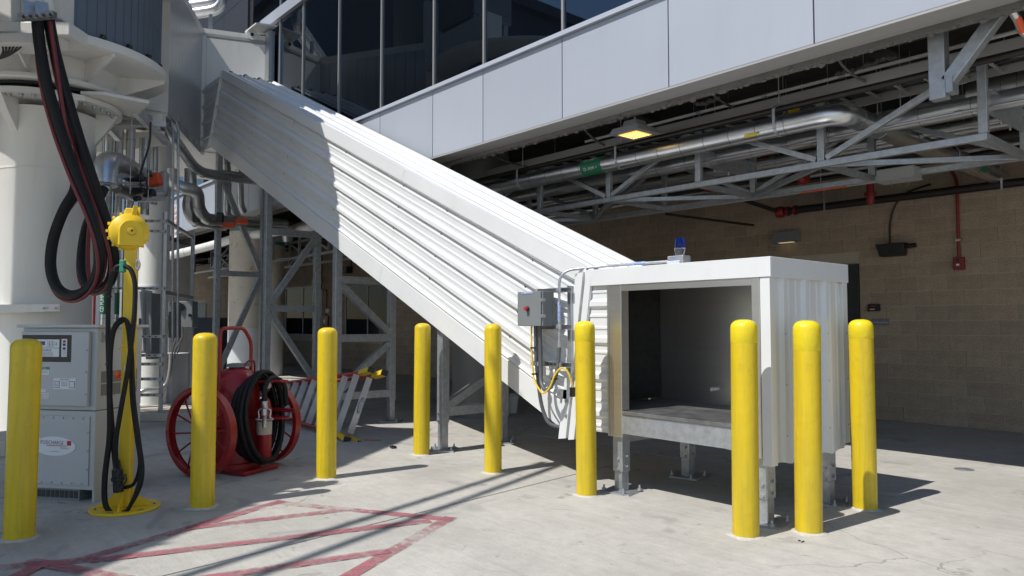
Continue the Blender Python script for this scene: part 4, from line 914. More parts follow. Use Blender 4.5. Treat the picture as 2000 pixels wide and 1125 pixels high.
MB().lathe(RC, (0, 0, 1), [(.80, 4.24), (.80, 4.275)], 48).build('slew_gap', M_blk, JB_, True)
MB().lathe(RC, (0, 0, 1), [(.90, 4.28), (.92, 4.30), (.92, 4.34), (.78, 4.36), (.78, 4.62), (.82, 4.64)], 48).build('drum', M_cream, JB_, True)
MB().lathe(RC, (0, 0, 1), [(1.36, 4.645), (1.38, 4.66), (1.38, 4.76), (1.33, 4.78)], 64).build('floor_disc', M_cream, JB_, True)
for k in range(8):
    t = R(20 + 45 * k); d = V3(math.cos(t), math.sin(t), 0); n_ = V3(-d.y, d.x, 0)
    MB().prism([RC + d * .77 + V3(0, 0, 4.36) - n_ * .012, RC + d * 1.36 + V3(0, 0, 4.60) - n_ * .012, RC + d * 1.36 + V3(0, 0, 4.644) - n_ * .012, RC + d * .77 + V3(0, 0, 4.644) - n_ * .012], n_ * .024).build('rib', M_cream, JB_)
# slatted rotating curtain
sl_me = shared(MB().hexa([(-.05, -.012, 0), (.05, -.012, 0), (.05, .012, 0), (-.05, .012, 0), (-.05, -.012, 1.60), (.05, -.012, 1.60), (.05, .012, 1.60), (-.05, .012, 1.60)]).box(-.062, -.051, -.022, .0, 0, 1.60), 'curtain_slat', M_slat)
for k in range(72):
    t = 2 * math.pi * k / 72; dx, dy = math.cos(t), math.sin(t)
    if (dx * pd.x + dy * pd.y) > .80: continue
    o = place(sl_me, 'curtain_slat', RC + V3(1.27 * dx, 1.27 * dy, 4.785), JB_, (0, 0, t + math.pi / 2))
    if k % 3 == 0: MB().cyl(RC + V3(1.30 * dx, 1.30 * dy, 4.82), RC + V3(1.34 * dx, 1.34 * dy, 4.80), .03, n=10).build('roller', M_blk, JB_, True)
MB().lathe(RC, (0, 0, 1), [(1.22, 4.785), (1.22, 6.41)], 40).build('inner_drum', M_dark, JB_, True)
MB().lathe(RC, (0, 0, 1), [(1.95, 6.40), (2.02, 6.41), (2.02, 6.47), (1.7, 6.50), (.2, 6.52)], 56).build('canopy', M_cream, JB_, True)
# tunnel running out over the apron
tun = MB(); a = RC + pd * 1.2
def tp(l, w, z): p = RC + pd * l + ps * w; return V3(p.x, p.y, z)
tun.hexa([tp(2.3, -1.5, 4.2), tp(2.3, 1.5, 4.2), tp(15, 1.5, 3.9), tp(15, -1.5, 3.9), tp(2.3, -1.5, 6.75), tp(2.3, 1.5, 6.75), tp(15, 1.5, 6.6), tp(15, -1.5, 6.6)]).build('tunnel', M_cream, JB_)
for k in range(13): 
    for w_ in (-1.52, 1.52): MB().bar(tp(2.5 + k * 1.0, w_, 4.2), tp(2.5 + k * 1.0, w_, 6.72), .06, .04).build('tunnel_rib', M_cream, JB_)
MB().box(-12.6, -10.62, 2.72, 3.08, 6.53, 7.22).build('portal_header', M_cream, JB_)  # unseen block added to cast the stepped shadow edge on the upper chute
MB().box(-12.6, -12.3, 2.72, 3.08, 4.66, 6.529).build('portal_post', M_cream, JB_)
# side equipment brackets at the top left of the column
def jbox(x0, x1, y0, y1, d, dep, name, mt=M_cream):
    a_, b_, c_, d_ = AD(x0, y1, d), AD(x1, y1, d), AD(x1, y0, d), AD(x0, y0, d); e = _fh * dep
    return MB().hexa([a_, b_, b_ + e, a_ + e, d_, c_, c_ + e, d_ + e]).build(name, mt, JB_, bevel=.008)
jbox(-60, 135, 42, 68, 8.35, .5, 'equipment_shelf'); jbox(-60, 62, 64, 84, 8.3, .35, 'terminal_box'); jbox(-60, 22, -60, 40, 8.3, .4, 'equipment_box'); jbox(40, 118, -60, 36, 8.45, .5, 'equipment_box')
jbox(80, 118, 58, 90, 8.4, .15, 'bracket_plate')
for k in range(6): 
    MB().cyl(AD(4 + k * 8, 84, 8.4), AD(4 + k * 8, 90, 8.4), .018, n=8).build('cable_gland', M_strut, JB_)
    MB().tube(smooth([AD(4 + k * 8, 88, 8.4), AD(6 + k * 5, 100, 8.45), AD(-2 + k * 2, 112, 8.5), AD(-30, 122, 8.5)], 5), .010, 6).build('cable', M_blk, JB_, True)
# lifting brackets on the column
for (x, y, w_) in ((128, 175, 40), (150, 195, 30)):
    pass
MB().hexa([AD(100, 196, 8.72), AD(166, 196, 8.82), AD(166, 196, 9.3), AD(100, 196, 9.3), AD(100, 178, 8.72), AD(166, 186, 8.82), AD(166, 186, 9.3), AD(100, 178, 9.3)]).build('bracket_plate', M_cream, JB_)
MB().hexa([AD(-30, 612, 8.72), AD(117, 608, 8.80), AD(117, 608, 9.2), AD(-30, 612, 9.2), AD(-30, 595, 8.72), AD(117, 594, 8.80), AD(117, 594, 9.2), AD(-30, 595, 9.2)]).build('column_band', M_cream, JB_)
for (x, y) in ((85, 602), (108, 602)): MB().cyl(AD(x, y, 8.8), AD(x, y, 8.74), .012, n=8).build('bolt', M_galv, JB_)
# fixed walkway to the terminal
E_ = V3(-12.18, 3.40, 0); F_ = V3(-14.35, 4.6, 0); K_ = V3(-13.93, 5.76, 0)
zlo, zhi = 4.61, 6.86
def up_(p, z): return V3(p.x, p.y, z)
def wall(name, p, q, z0, z1, t, mt, par=JB_):
    n_ = (q - p).normalized().cross(V3(0, 0, 1)) * t
    return MB().hexa([up_(p, z0), up_(q, z0), up_(q, z0) - n_, up_(p, z0) - n_, up_(p, z1), up_(q, z1), up_(q, z1) - n_, up_(p, z1) - n_]).build(name, mt, par)
WK = thing('fixed_walkway', 'pale metal clad walkway joining the boarding bridge to the terminal', 'walkway', (-14, 4.5, 4.6))
poly = [E_, F_, K_, V3(-17, 5.76, 0), V3(-17, 3.4, 0), V3(-13.1, 1.9, 0), V3(-12.2, 2.9, 0)]
MB().prism([up_(p, zlo) for p in poly], (0, 0, .12)).build('floor', M_cream, WK)
MB().prism([up_(p, zhi) for p in poly], (0, 0, .14)).build('roof', M_cream, WK)
inner = [p.lerp(V3(-14.8, 4.0, 0), .05) for p in poly]
MB().prism([up_(p, zlo + .121) for p in inner], (0, 0, zhi - zlo - .122)).build('core', M_soffit, WK)
M_clad = mat('brushed_wall_cladding', (0.52, 0.535, 0.55), 0.30, 0.45, var=0.05, scale=0.6)
nseg = 11
for k in range(nseg):
    p, q = E_.lerp(F_, (k + .02) / nseg), E_.lerp(F_, (k + .98) / nseg); wall('wall_panel', p, q, zlo - .01, zhi, .03, M_clad, WK)
wall('wall_panel', F_.lerp(K_, .06), K_.lerp(F_, .02), zlo + .02, zhi - .04, .03, M_cream, WK)
wall('corner_trim', F_, F_.lerp(K_, .055), zlo - .05, zhi, .035, M_cream, WK)
wall('top_flashing', F_, K_, zhi + .001, zhi + .05, .05, M_trim, WK)
wall('end_post', E_ + V3(.02, -.42, 0), E_ + V3(.02, -.0, 0), zlo + .05, zhi + 1, .1, M_cream, WK)
wall('end_post', E_ + V3(-.12, -1.0, 0), E_ + V3(.02, -.43, 0), zlo + .18, zhi + 1, .1, M_cream, WK)
MB().hexa([E_ + V3(-.5, -.9, 4.45), E_ + V3(.12, -.5, 4.45), E_ + V3(.1, -.05, 4.45), E_ + V3(-.5, -.2, 4.45), E_ + V3(-.5, -.9, 4.59), E_ + V3(.12, -.5, 4.59), E_ + V3(.1, -.05, 4.59), E_ + V3(-.5, -.2, 4.59)]).build('floor_beam', M_cream, WK)
for q in (.55,):
    c = F_.lerp(K_, .72); MB().lathe(up_(c, zhi + .13) , (1, -.36, 0), [(.10, 0), (.10, .02)], 18).build('lifting_lug', M_cream, WK)
    MB().lathe(up_(c, zhi + .13) + V3(.018, -.007, 0), (1, -.36, 0), [(.035, 0), (.035, .01)], 12).build('lug_hole', M_blk, WK)
MB().box(K_.x - .02, K_.x + .16, 5.66, 5.775, 5.2, zhi + .2).build('facade_flashing', M_alu, WK)
MB().hexa([(-14.2, 5.35, zhi + .20), (-13.65, 5.35, zhi + .20), (-13.65, 5.77, zhi + .26), (-14.2, 5.77, zhi + .26), (-14.2, 5.35, zhi + .23), (-13.65, 5.35, zhi + .23), (-13.65, 5.77, zhi + .29), (-14.2, 5.77, zhi + .29)]).build('flashing_hood', M_cream, WK)
c = E_.lerp(F_, .88); MB().cyl(up_(c, zlo + .1) + V3(.03, -.05, 0), up_(c, zlo + .1) + V3(.06, -.1, 0), .05, n=12).build('lifting_eye', M_cream, WK)
# rooftop air unit whose pipes show over the walkway
AC = thing('air_handler', 'rooftop air handling unit with silver pipes on top of the walkway', 'air unit', (-12.4, 2.6, 7))
MB().box(-13.9, -11.0, 2.15, 3.1, 7.30, 9.1).build('casing', M_grey2, AC, bevel=.02)
for x_ in (-13.7, -11.1):
    for y_ in (2.25, 3.0): MB().box(x_ - .05, x_ + .05, y_ - .05, y_ + .05, 6.55, 7.30).build('stand_leg', M_galv, AC)
for dz in (0, .34):
    p = AD(380, 4 + dz * 45, 14.2); q = AD(432, 3 + dz * 45, 14.6); MB().tube(fillet([p + V3(-1.2, -.6, 0), q, q + V3(.0, .05, 1.0)], .22), .11, 16).build('pipe', M_alud, AC, True)
strut_rail('pipe_stand', AD(411, 66, 14.3), AD(411, 28, 14.3), AC, .06)
# white steel column under the walkway, and the portal beam
WC = thing('walkway_column', 'slim white steel column under the walkway behind the strut rack', 'column', (-13.35, 3.57, 0))
MB().lathe((-13.35, 3.57, 0), (0, 0, 1), [(.34, 0), (.34, .03), (.235, .04), (.235, 4.6)], 32).build('shaft', M_cream, WC, True)
for z_ in (1.0, 1.45, 2.0): MB().lathe((-13.35, 3.57, z_), (0, 0, 1), [(.238, 0), (.238, .035)], 32).build('band', M_label, WC, True)
MB().hexa([AD(165, 262, 10.6), AD(318, 245, 10.9), AD(318, 245, 11.4), AD(165, 262, 11.4), AD(165, 212, 10.6), AD(318, 222, 10.9), AD(318, 222, 11.4), AD(165, 212, 11.4)]).build('cross_beam', M_cream, WC)
MB().hexa([AD(160, 300, 11.2), AD(322, 285, 11.5), AD(322, 285, 12), AD(160, 300, 12), AD(160, 262, 11.2), AD(322, 256, 11.5), AD(322, 256, 12), AD(160, 262, 12)]).build('cross_beam', M_cream, WC)

# hanging loops of black and red hose
HS = [([(72, 30), (78, 90), (92, 165), (118, 255), (150, 345), (178, 420), (193, 485), (190, 535), (170, 566), (140, 577), (112, 562), (99, 522), (104, 468), (124, 412), (146, 372), (150, 330)], 7.9, 8.6, 'front black loading hose hanging in a long loop before the cream column'),
      ([(94, 30), (106, 95), (128, 180), (156, 275), (188, 372), (212, 450), (222, 510), (214, 550), (192, 565), (170, 552), (160, 512), (168, 450), (188, 400), (203, 368)], 8.0, 9.3, 'rear black loading hose looping up to the silver elbow')]
for pts, d0, d1, lab in HS:
    n = len(pts); t = thing('loading_hose', lab, 'hose', AD(*pts[0], d0), 'hoses hung on the boarding bridge')
    P_ = [AD(x, y, d0 + (d1 - d0) * (i / (n - 1)) ** 1.5) for i, (x, y) in enumerate(pts)]
    sm = smooth(P_, 8); MB().tube(sm, .058, 14).build('hose', M_rub, t, True)
    wr = []
    for i, p in enumerate(sm):                                    # red hose wound loosely round the black one
        d = (sm[min(i + 1, len(sm) - 1)] - sm[max(i - 1, 0)]).normalized(); s_ = d.cross(_fh).normalized(); u_ = s_.cross(d)
        a_ = i * .055 + 2.2; wr.append(p + s_ * (.070 * math.cos(a_)) + u_ * (.070 * math.sin(a_)))
    MB().tube(wr, .018, 8).build('red_line', M_redhose, t, True)
    MB().cyl(AD(pts[0][0] - 6, -30, d0), P_[0] + V3(0, 0, .02), .062, n=14).build('cuff', M_cream, t, True)
RH = thing('red_hose', 'slack dark red hose hanging between the two black loops', 'hose', AD(97, 40, 8))
MB().tube(smooth([AD(97, 42, 7.95), AD(112, 140, 8), AD(125, 230, 8), AD(142, 310, 8.1), AD(165, 370, 8.2), AD(188, 430, 8.3), AD(205, 490, 8.35), AD(200, 540, 8.4), AD(182, 560, 8.5), AD(172, 520, 8.7), AD(175, 440, 8.9), AD(190, 385, 9.1)], 7), .024, 10).build('hose', M_redhose, RH, True)
HB = thing('hose_bracket', 'slotted steel hose bracket bolted across the two hose ends at top left', 'bracket', AD(75, 32, 7.8))
strut_rail('rail', AD(38, 35, 7.8), AD(108, 29, 7.8), HB, .07, (0, 0, 1))
for x in (60, 83): MB().box(0, 0.01, 0, .01, 0, .01) and MB().bar(AD(x, 34, 7.78), AD(x - 2, 4, 7.82), .12, .02).build('cleat', M_galv, HB)
for k in range(5): MB().cyl(AD(46 + k * 13, 32.5 - k, 7.74), AD(46 + k * 13, 32.5 - k, 7.8), .016, n=10).build('slot', M_blk, HB)

# assumed unseen pipes above the apron, added to cast its two thin shadows
for i, off in enumerate((0, .36)):
    p = GZ(360, 1125) + V3(off, 0, 0); q = GZ(1055, 905) + V3(off * .6, 0, 0); up1 = -SUND / SUND.z * -1
    k = 6.95; a_ = p - SUND * (k / -SUND.z); b_ = q - SUND * (k / -SUND.z); d = (b_ - a_)
    t = thing('overhead_pipe', ['overhead service pipe above the apron, nearer the boarding bridge', 'overhead service pipe above the apron, nearer the outlet box'][i], 'pipe', a_)
    MB().cyl(a_ - d * 1.4, b_ + d * .02, .045, n=10).build('pipe', M_galv, t, True)
    for q in (-.15, -.9): c = a_ + d * q; MB().bar(c - V3(0, 0, .07), c - V3(0, 0, .12) - ps * 1.6, .06, .06).build('outrigger', M_galv, t)

# =================================================================== CHARGER CABINET
def local_frame(o, ax):                                            # point from (along front, depth, up)
    o = Vector(o); ax = Vector(ax).normalized(); ay = V3(-ax.y, ax.x, 0)
    return lambda a, b, c: o + ax * a + ay * b + V3(0, 0, c)
def lbox(mb, L, a0, a1, b0, b1, c0, c1): return mb.hexa([L(a0, b0, c0), L(a1, b0, c0), L(a1, b1, c0), L(a0, b1, c0), L(a0, b0, c1), L(a1, b0, c1), L(a1, b1, c1), L(a0, b1, c1)])
ang = R(38)
fx = V3(math.cos(ang), math.sin(ang), 0)                           # along the front, left to right
LC = local_frame(V3(-6.476, 1.328, 0) - fx * .68, fx)              # front left foot; depth axis points away
CW, CDp, CHh = .68, .52, 1.36
CG = thing('charger_cabinet', 'tall grey battery charger cabinet behind the leftmost bollard', 'charger', LC(.34, .25, 0))
lbox(MB(), LC, .0, CW, .012, CDp, .70, CHh - .02).build('upper_body', M_grey, CG, bevel=.006)
lbox(MB(), LC, .0, CW, .012, CDp, .09, .695).build('lower_body', M_grey, CG, bevel=.006)
lbox(MB(), LC, .02, CW - .14, .03, CDp, .0, .09).build('plinth', M_grey2, CG)
lbox(MB(), LC, CW - .02, CW, .02, CDp - .02, .0, .09).build('side_skirt', M_grey, CG)
for k in range(12): lbox(MB(), LC, .03 + k * .042, .062 + k * .042, .026, .0295, .02, .075).build('grille_slot', M_dark, CG)
lbox(MB(), LC, -.03, CW + .04, -.025, CDp + .03, CHh - .018, CHh + .006).build('top_plate', M_grey, CG, bevel=.003)
dr = lbox(MB(), LC, .015, CW - .05, -.022, .010, .735, CHh - .05).build('door', M_grey, CG, bevel=.005)
pn = lbox(MB(), LC, .015, CW - .045, .002, .0115, .125, .655).build('access_panel', M_grey, CG, bevel=.003)
ME_scr = shared(MB().lathe((0, 0, 0), (0, 0, 1), [(.008, 0), (.007, .005), (.003, .007)], 8), 'panel_screw', M_strut)
nrm = -V3(-fx.y, fx.x, 0)
rot = nrm.to_track_quat('Z', 'Y').to_euler()
for k in range(7): place(ME_scr, 'panel_screw', LC(.04 + k * .09, .0015, .64), pn, rot); place(ME_scr, 'panel_screw', LC(.04 + k * .09, .0015, .14), pn, rot)
for k in range(3): place(ME_scr, 'panel_screw', LC(CW - .055, .0015, .25 + k * .14), pn, rot)
for k in range(3): place(ME_scr, 'door_screw', LC(CW - .068, -.0225, .83 + .17 * k), dr, rot)
lbox(MB(), LC, .03, .475, -.0245, -.0225, 1.075, 1.285).build('display_frame', M_blk, dr)
lbox(MB(), LC, .10, .37, -.0265, -.025, 1.185, 1.25).build('keypad', M_label, dr)
lbox(MB(), LC, .10, .37, -.0265, -.025, 1.115, 1.182).build('instruction_plate', M_label, dr)
lbox(MB(), LC, .125, .24, -.028, -.0268, 1.205, 1.235).build('screen', M_lcd, dr)
for k, (a_, c_) in enumerate(((.272, 1.228), (.302, 1.228), (.272, 1.204), (.302, 1.204), (.336, 1.216))):
    lbox(MB(), LC, a_ - .011, a_ + .011, -.028, -.0268, c_ - .009, c_ + .009).build('key', M_ink, dr); lbox(MB(), LC, a_ - .009, a_ + .009, -.0288, -.0282, c_ - .007, c_ + .007).build('key_face', M_label, dr)
lbox(MB(), LC, .39, .44, -.0265, -.025, 1.115, 1.255).build('indicator_strip', M_label, dr)
for c_, mt in ((1.235, M_inkred), (1.21, M_ink), (1.18, M_ink)): lbox(MB(), LC, .403, .427, -.028, -.0268, c_ - .009, c_ + .009).build('indicator', mt, dr)
tx = lambda nm, b, sz, a_, c_, mt, par, off=-.0275, sq=1.0: text(nm, b, sz, LC(a_, off, c_), fx, (0, 0, 1), mt, par, squeeze=sq)
tx('brand_text', 'POSICHARGE', .022, .235, 1.165, M_inkblue, dr)
for k in range(4): tx('fine_print', 'Charge only with approved batteries and trained staff', .0075, .235, 1.147 - k * .008, M_ink, dr)
for k, w_ in enumerate(('READY', 'CHARGE', 'FAULT')): tx('fine_print', w_, .010, .415, 1.16 - k * .016, M_ink, dr)
lbox(MB(), LC, .165, .285, -.0245, -.0225, 1.015, 1.035).build('notice_header', M_greensign, dr); lbox(MB(), LC, .165, .285, -.0245, -.0225, .975, 1.0145).build('notice_label', M_label, dr)
tx('notice_text', 'NOTICE', .016, .225, 1.025, M_inkwhite, dr, -.0255)
for k in range(2): tx('fine_print', 'Authorized personnel only', .0085, .225, 1.004 - k * .012, M_ink, dr, -.0255)
lbox(MB(), LC, .325, .525, -.0245, -.0225, .865, .95).build('battery_label', M_label, dr)
tx('brand_text', 'POSICHARGE', .014, .425, .938, M_inkblue, dr, -.0255)
for a_ in (.357, .493): lbox(MB(), LC, a_ - .024, a_ + .024, -.0256, -.0246, .875, .927).build('symbol_frame', M_inkblue, dr); lbox(MB(), LC, a_ - .020, a_ + .020, -.0266, -.0257, .879, .923).build('symbol_face', M_label, dr)
tx('symbol_text', 'Li', .034, .357, .901, M_ink, dr, -.0275); tx('symbol_text', '...', .03, .493, .905, M_ink, dr, -.0275)
for k in range(3): tx('fine_print', 'LITHIUM ION', .009, .425, .918 - k * .012, M_ink, dr, -.0255)
lbox(MB(), LC, .175, .285, -.0245, -.0225, .79, .832).build('warning_label', M_label, dr); lbox(MB(), LC, .175, .193, -.0256, -.0246, .792, .83).build('warning_stripe', M_ylabel, dr); lbox(MB(), LC, .21, .26, -.0245, -.0225, .838, .86).build('serial_label', M_label, dr)
for k in range(3): tx('fine_print', 'WARNING shock hazard', .0075, .238, .823 - k * .012, M_ink, dr, -.0255)
# oval maker's badge
mb = MB(); oc = LC(.33, 0, .42); mb.prism([oc + fx * (.19 * math.cos(2 * math.pi * k / 40)) + V3(0, 0, .075 * math.sin(2 * math.pi * k / 40)) + nrm * .0005 for k in range(40)], nrm * .0015); mb.build('oval_badge', M_label, pn)
text('brand_text', 'POSICHARGE', .044, oc - fx * .022 + nrm * .0028 + V3(0, 0, .026), fx, (0, 0, 1), M_inkblue, pn, squeeze=.80)
MB().obox(oc + fx * .132 + nrm * .0028 + V3(0, 0, .026), fx, nrm, (0, 0, 1), .018, .0006, .018).build('badge_mark', M_inkred, pn)
MB().obox(oc + fx * .02 + nrm * .0028 + V3(0, 0, .004), fx, nrm, (0, 0, 1), .09, .0006, .0025).build('badge_line', M_inkred, pn)
text('badge_text', 'Webasto', .020, oc + fx * .09 + nrm * .0028 + V3(0, 0, -.012), fx, (0, 0, 1), M_inkred, pn)
text('fine_print', 'www.posicharge.com', .010, oc + nrm * .0028 + V3(0, 0, -.040), fx, (0, 0, 1), M_ink, pn)
for c_ in (.855, .955): lbox(MB(), LC, CW - .001, CW + .003, .06, CDp - .06, c_ - .045, c_ + .045).build('side_vent', M_grey3, CG)
c = LC(CW, .10, 1.27); MB().obox(c + fx * .006, fx, nrm, (0, 0, 1), .006, .04, .04).build('gland_plate', M_strut, CG); MB().lathe(c + fx * .012, fx, [(.026, 0), (.028, .02), (.022, .04), (.016, .05)], 14).build('cable_gland', M_alud, CG, True)
t = thing('black_hose', 'short black cable curving out behind the charger cabinet at the left edge', 'cable', LC(-.02, .3, .6))
MB().tube(smooth([LC(.0, .3, 1.30), LC(-.05, .28, 1.30), LC(-.08, .26, 1.15), LC(-.06, .3, .6), LC(-.10, .3, .12), LC(-.30, .2, .03)], 8), .018, 10).build('sheath', M_rub, t, True)

# =================================================================== CABLE REEL POST
RP = V3(-6.10, 1.47, 0)
RS = thing('cable_reel_post', 'yellow steel post with a yellow cable reel head and round base plate', 'reel post', RP)
MB().lathe(RP, (0, 0, 1), [(.235, 0), (.24, .006), (.24, .016), (.235, .020)], 40).build('base_plate', M_yel2, RS, True)
pa_ = R(62); px_ = V3(math.cos(pa_), math.sin(pa_), 0); py_ = V3(-math.sin(pa_), math.cos(pa_), 0)
MB().obox(RP + V3(0, 0, 1.13), px_, py_, (0, 0, 1), .04, .05, 1.11).build('post', M_yel2, RS, bevel=.008)
for k in range(4):
    d = (px_, py_, -px_, -py_)[k]; n_ = d.cross(V3(0, 0, 1)) * .006; b_ = RP + d * .045
    MB().prism([b_ + V3(0, 0, .021) - n_, b_ + d * .13 + V3(0, 0, .021) - n_, b_ + d * .13 + V3(0, 0, .045) - n_, b_ + d * .05 + V3(0, 0, .09) - n_, b_ + V3(0, 0, .17) - n_], n_ * 2).build('gusset', M_yel2, RS)
for k in range(6):
    t = k * math.pi / 3 + .3; c = RP + V3(.195 * math.cos(t), .195 * math.sin(t), .0205); MB().obox(c, (-math.sin(t), math.cos(t), 0), (math.cos(t), math.sin(t), 0), (0, 0, 1), .022, .007, .001).build('slot', M_dark, RS)
MB().obox(RP + nrm * .052 + V3(0, 0, 1.04), fx, nrm, (0, 0, 1), .012, .0008, .02).build('sticker', M_label, RS)
for z_ in (1.10,): MB().obox(RP + nrm * .075 + V3(0, 0, z_ + .09), fx, nrm, (0, 0, 1), .005, .03, .006).build('hook', M_yel2, RS)
# head: mount plate, D-shaped guard and conical drum
hd = RT * 1.0
HC = RP + V3(0, 0, 2.06) + RT * .035 - _fh * .09
bk = HC + _fh * .07
MB().hexa([bk - RT * .10 + V3(0, 0, -.10), bk + RT * .02 + V3(0, 0, -.10), bk + RT * .02 + V3(0, 0, -.10) + _fh * .012, bk - RT * .10 + V3(0, 0, -.10) + _fh * .012, bk - RT * .09 + V3(0, 0, .17), bk + RT * .03 + V3(0, 0, .19), bk + RT * .03 + V3(0, 0, .19) + _fh * .012, bk - RT * .09 + V3(0, 0, .17) + _fh * .012]).build('mount_plate', M_yel2, RS)
axd = (RT * .62 - _fh * .78).normalized()                          # drum axis, towards the viewer and right
a0 = HC - axd * .10
MB().lathe(a0, axd, [(.09, 0), (.135, .01), (.135, .075), (.128, .085), (.05, .125), (.035, .130)], 28).build('drum', M_yel2, RS, True)
MB().lathe(a0 - RT * .02, -axd, [(.10, 0), (.10, .06), (.06, .10)], 20).build('spring_case', M_yel2, RS, True)
sx = axd.cross(V3(0, 0, 1)).normalized()
MB().prism([a0 + axd * .09 + sx * (.082 * math.cos(t_)) + V3(0, 0, .082 * math.sin(t_)) for t_ in [math.pi * k / 10 for k in range(11)]] + [a0 + axd * .09 - sx * .082 + V3(0, 0, -.11), a0 + axd * .09 + sx * .082 + V3(0, 0, -.11)], axd * .04).build('guard', M_yel2, RS, bevel=.006)
for k in range(16):
    t_ = 2 * math.pi * k / 16; d = sx * math.cos(t_) + V3(0, 0, math.sin(t_)); MB().bar(a0 + d * .128 + axd * .0, a0 + d * .145 + axd * .03, .016, .02).build('drum_tooth', M_yel2, RS)
MB().lathe(a0 + axd * .131, axd, [(.028, 0), (.028, .008), (.012, .012)], 16).build('hub', M_yel2, RS, True)
MB().cyl(a0 + axd * .143, a0 + axd * .147, .008, n=8).build('hub_bolt', M_blk, RS)
MB().bar(HC + V3(0, 0, .12) + RT * .02, HC + V3(0, 0, .19) + RT * .035, .03, .02).build('lifting_shackle', M_yel2, RS)
MB().tube([HC + RT * .06 + V3(0, 0, -.14), HC + RT * .06 + V3(0, 0, -.22)], .005, 6).build('wire', M_strut, RS)
MB().tube(smooth([HC + RT * .06 + V3(0, 0, -.21), HC + RT * .045 + V3(0, 0, -.25), HC + RT * .06 + V3(0, 0, -.29), HC + RT * .075 + V3(0, 0, -.25), HC + RT * .06 + V3(0, 0, -.21)], 5), .007, 8).build('snap_hook', M_galv, RS, True)
# the two charging cables
def RPt(x, y, d=0.0): return AD(x, y, 5.42 + d)
CC = thing('charging_cable', 'heavy black charging cable hung in long loops on the yellow reel post', 'cable', RPt(240, 520))
MB().obox(RPt(240, 520), RT, UPZ, _fh, .018, .045, .02).build('cable_clamp', M_greensign, CC, bevel=.006)
cab1 = smooth([RPt(243, 518), RPt(225, 525), RPt(214, 560), RPt(211, 640), RPt(213, 740), RPt(219, 830), RPt(224, 900), RPt(229, 936)], 7)
MB().tube(cab1, .017, 10).build('cable', M_rub, CC, True)
MB().tube(smooth([RPt(243, 519, -.03), RPt(256, 528, -.03), RPt(264, 560, -.04), RPt(261, 630, -.05), RPt(250, 720, -.06), RPt(236, 800, -.06), RPt(226, 870, -.05), RPt(231, 938, -.02)], 7), .017, 10).build('cable', M_rub, CC, True)
for k in (8, 16, 26, 36): p = cab1[k]; MB().cyl(p - V3(0, 0, .006), p + V3(0, 0, .006), .023, n=8).build('cable_tie', M_blk, CC, True)
pl0, pl1 = RPt(229, 915, -.02), RPt(232, 966, -.02)
MB().lathe(pl0, pl1 - pl0, [(.022, -.06), (.030, 0), (.038, .01), (.038, .06), (.046, .065), (.046, .085), (.036, .09), (.036, .17)], 18).build('plug', M_blk, CC, True)
MB().tube([RPt(232, 935, -.06), RPt(246, 926, -.06), RPt(247, 938, -.06), RPt(236, 955, -.06)], .006, 6).build('plug_lever', M_blk, CC)
C2 = thing('charging_cable', 'second black charging cable draped over the hook low on the reel post', 'cable', RPt(237, 625))
for j, dd in enumerate((0, .035)):
    e = j * 4
    MB().tube(smooth([RPt(246 + e, 1000 - e, -.06), RPt(222 + e, 1004, -.05), RPt(204 + e, 985, -.04), RPt(203 + e, 930, -.03), RPt(212 + e, 850, -.02), RPt(212 + e, 760, -.02), RPt(213 + e, 690, -.02), RPt(220 + e, 645, -.02), RPt(236 + e, 623 + e, -.02), RPt(252 - e, 634, -.02), RPt(258 - e, 690, -.02), RPt(262 - e, 780, -.02), RPt(272 - e, 860, -.03), RPt(279 - e, 920, -.04), RPt(270 - e, 960, -.05), RPt(246 + e, 1000 - e, -.06)], 6), .0135, 8).build('cable', M_rub, C2, True)
MB().tube(smooth([RPt(257, 690), RPt(257, 770), RPt(266, 850), RPt(273, 905), RPt(262, 944), RPt(240, 953)], 6), .0135, 8).build('cable', M_rub, C2, True)
RG = tag(MB().sheet([[RPt(222, 728, -.05), RPt(230, 724, -.06), RPt(238, 730, -.05)], [RPt(226, 735, -.06), RPt(232, 732, -.07), RPt(236, 736, -.05)], [RPt(222, 741, -.05), RPt(230, 738, -.05), RPt(231, 742, -.06)]]).build('ribbon', M_orange, solid=.002), 'small torn red ribbon tied on the yellow reel post', 'ribbon')

# =================================================================== WHEELED EXTINGUISHER
A_ = GZ(390, 933); B_ = GZ(520, 903)
ax_ = (B_ - A_).normalized(); gx = V3(ax_.y, -ax_.x, 0)              # axle, and the hose side
if gx.dot(RT) < 0: gx = -gx
MX = (A_ + B_) / 2
WX = thing('wheeled_extinguisher', 'large dark red wheeled fire extinguisher with black hose coil', 'fire extinguisher', MX)
WR = .405
def wheel(c):
    c = c + V3(0, 0, WR)
    prof = [(WR - .045, -.035), (WR - .012, -.040), (WR, -.036), (WR, .036), (WR - .012, .040), (WR - .045, .035), (WR - .030, .030), (WR - .022, .0), (WR - .030, -.030), (WR - .045, -.035)]
    n = 56; d, a_, b_ = frame(ax_); vs = []; fs = []
    for r, h in prof:
        for i in range(n): t = 2 * math.pi * i / n; vs.append(c + d * h + a_ * (r * math.cos(t)) + b_ * (r * math.sin(t)))
    for k in range(len(prof) - 1):
        for i in range(n): j = (i + 1) % n; fs.append((k * n + i, (k + 1) * n + i, (k + 1) * n + j, k * n + j))
    w_ = MB().add(vs, fs).build('wheel', M_red, WX, True)
    MB().cyl(c - ax_ * .06, c + ax_ * .06, .035, n=16).build('hub', M_strut, w_, True)
    for k in range(12):
        t = 2 * math.pi * k / 12 + .1; s_ = 1 if k % 2 else -1
        MB().cyl(c + ax_ * (.045 * s_) + (a_ * math.cos(t) + b_ * math.sin(t)) * .03, c + (a_ * math.cos(t) + b_ * math.sin(t)) * (WR - .028), .0085, n=8).build('spoke', M_red, w_, True)
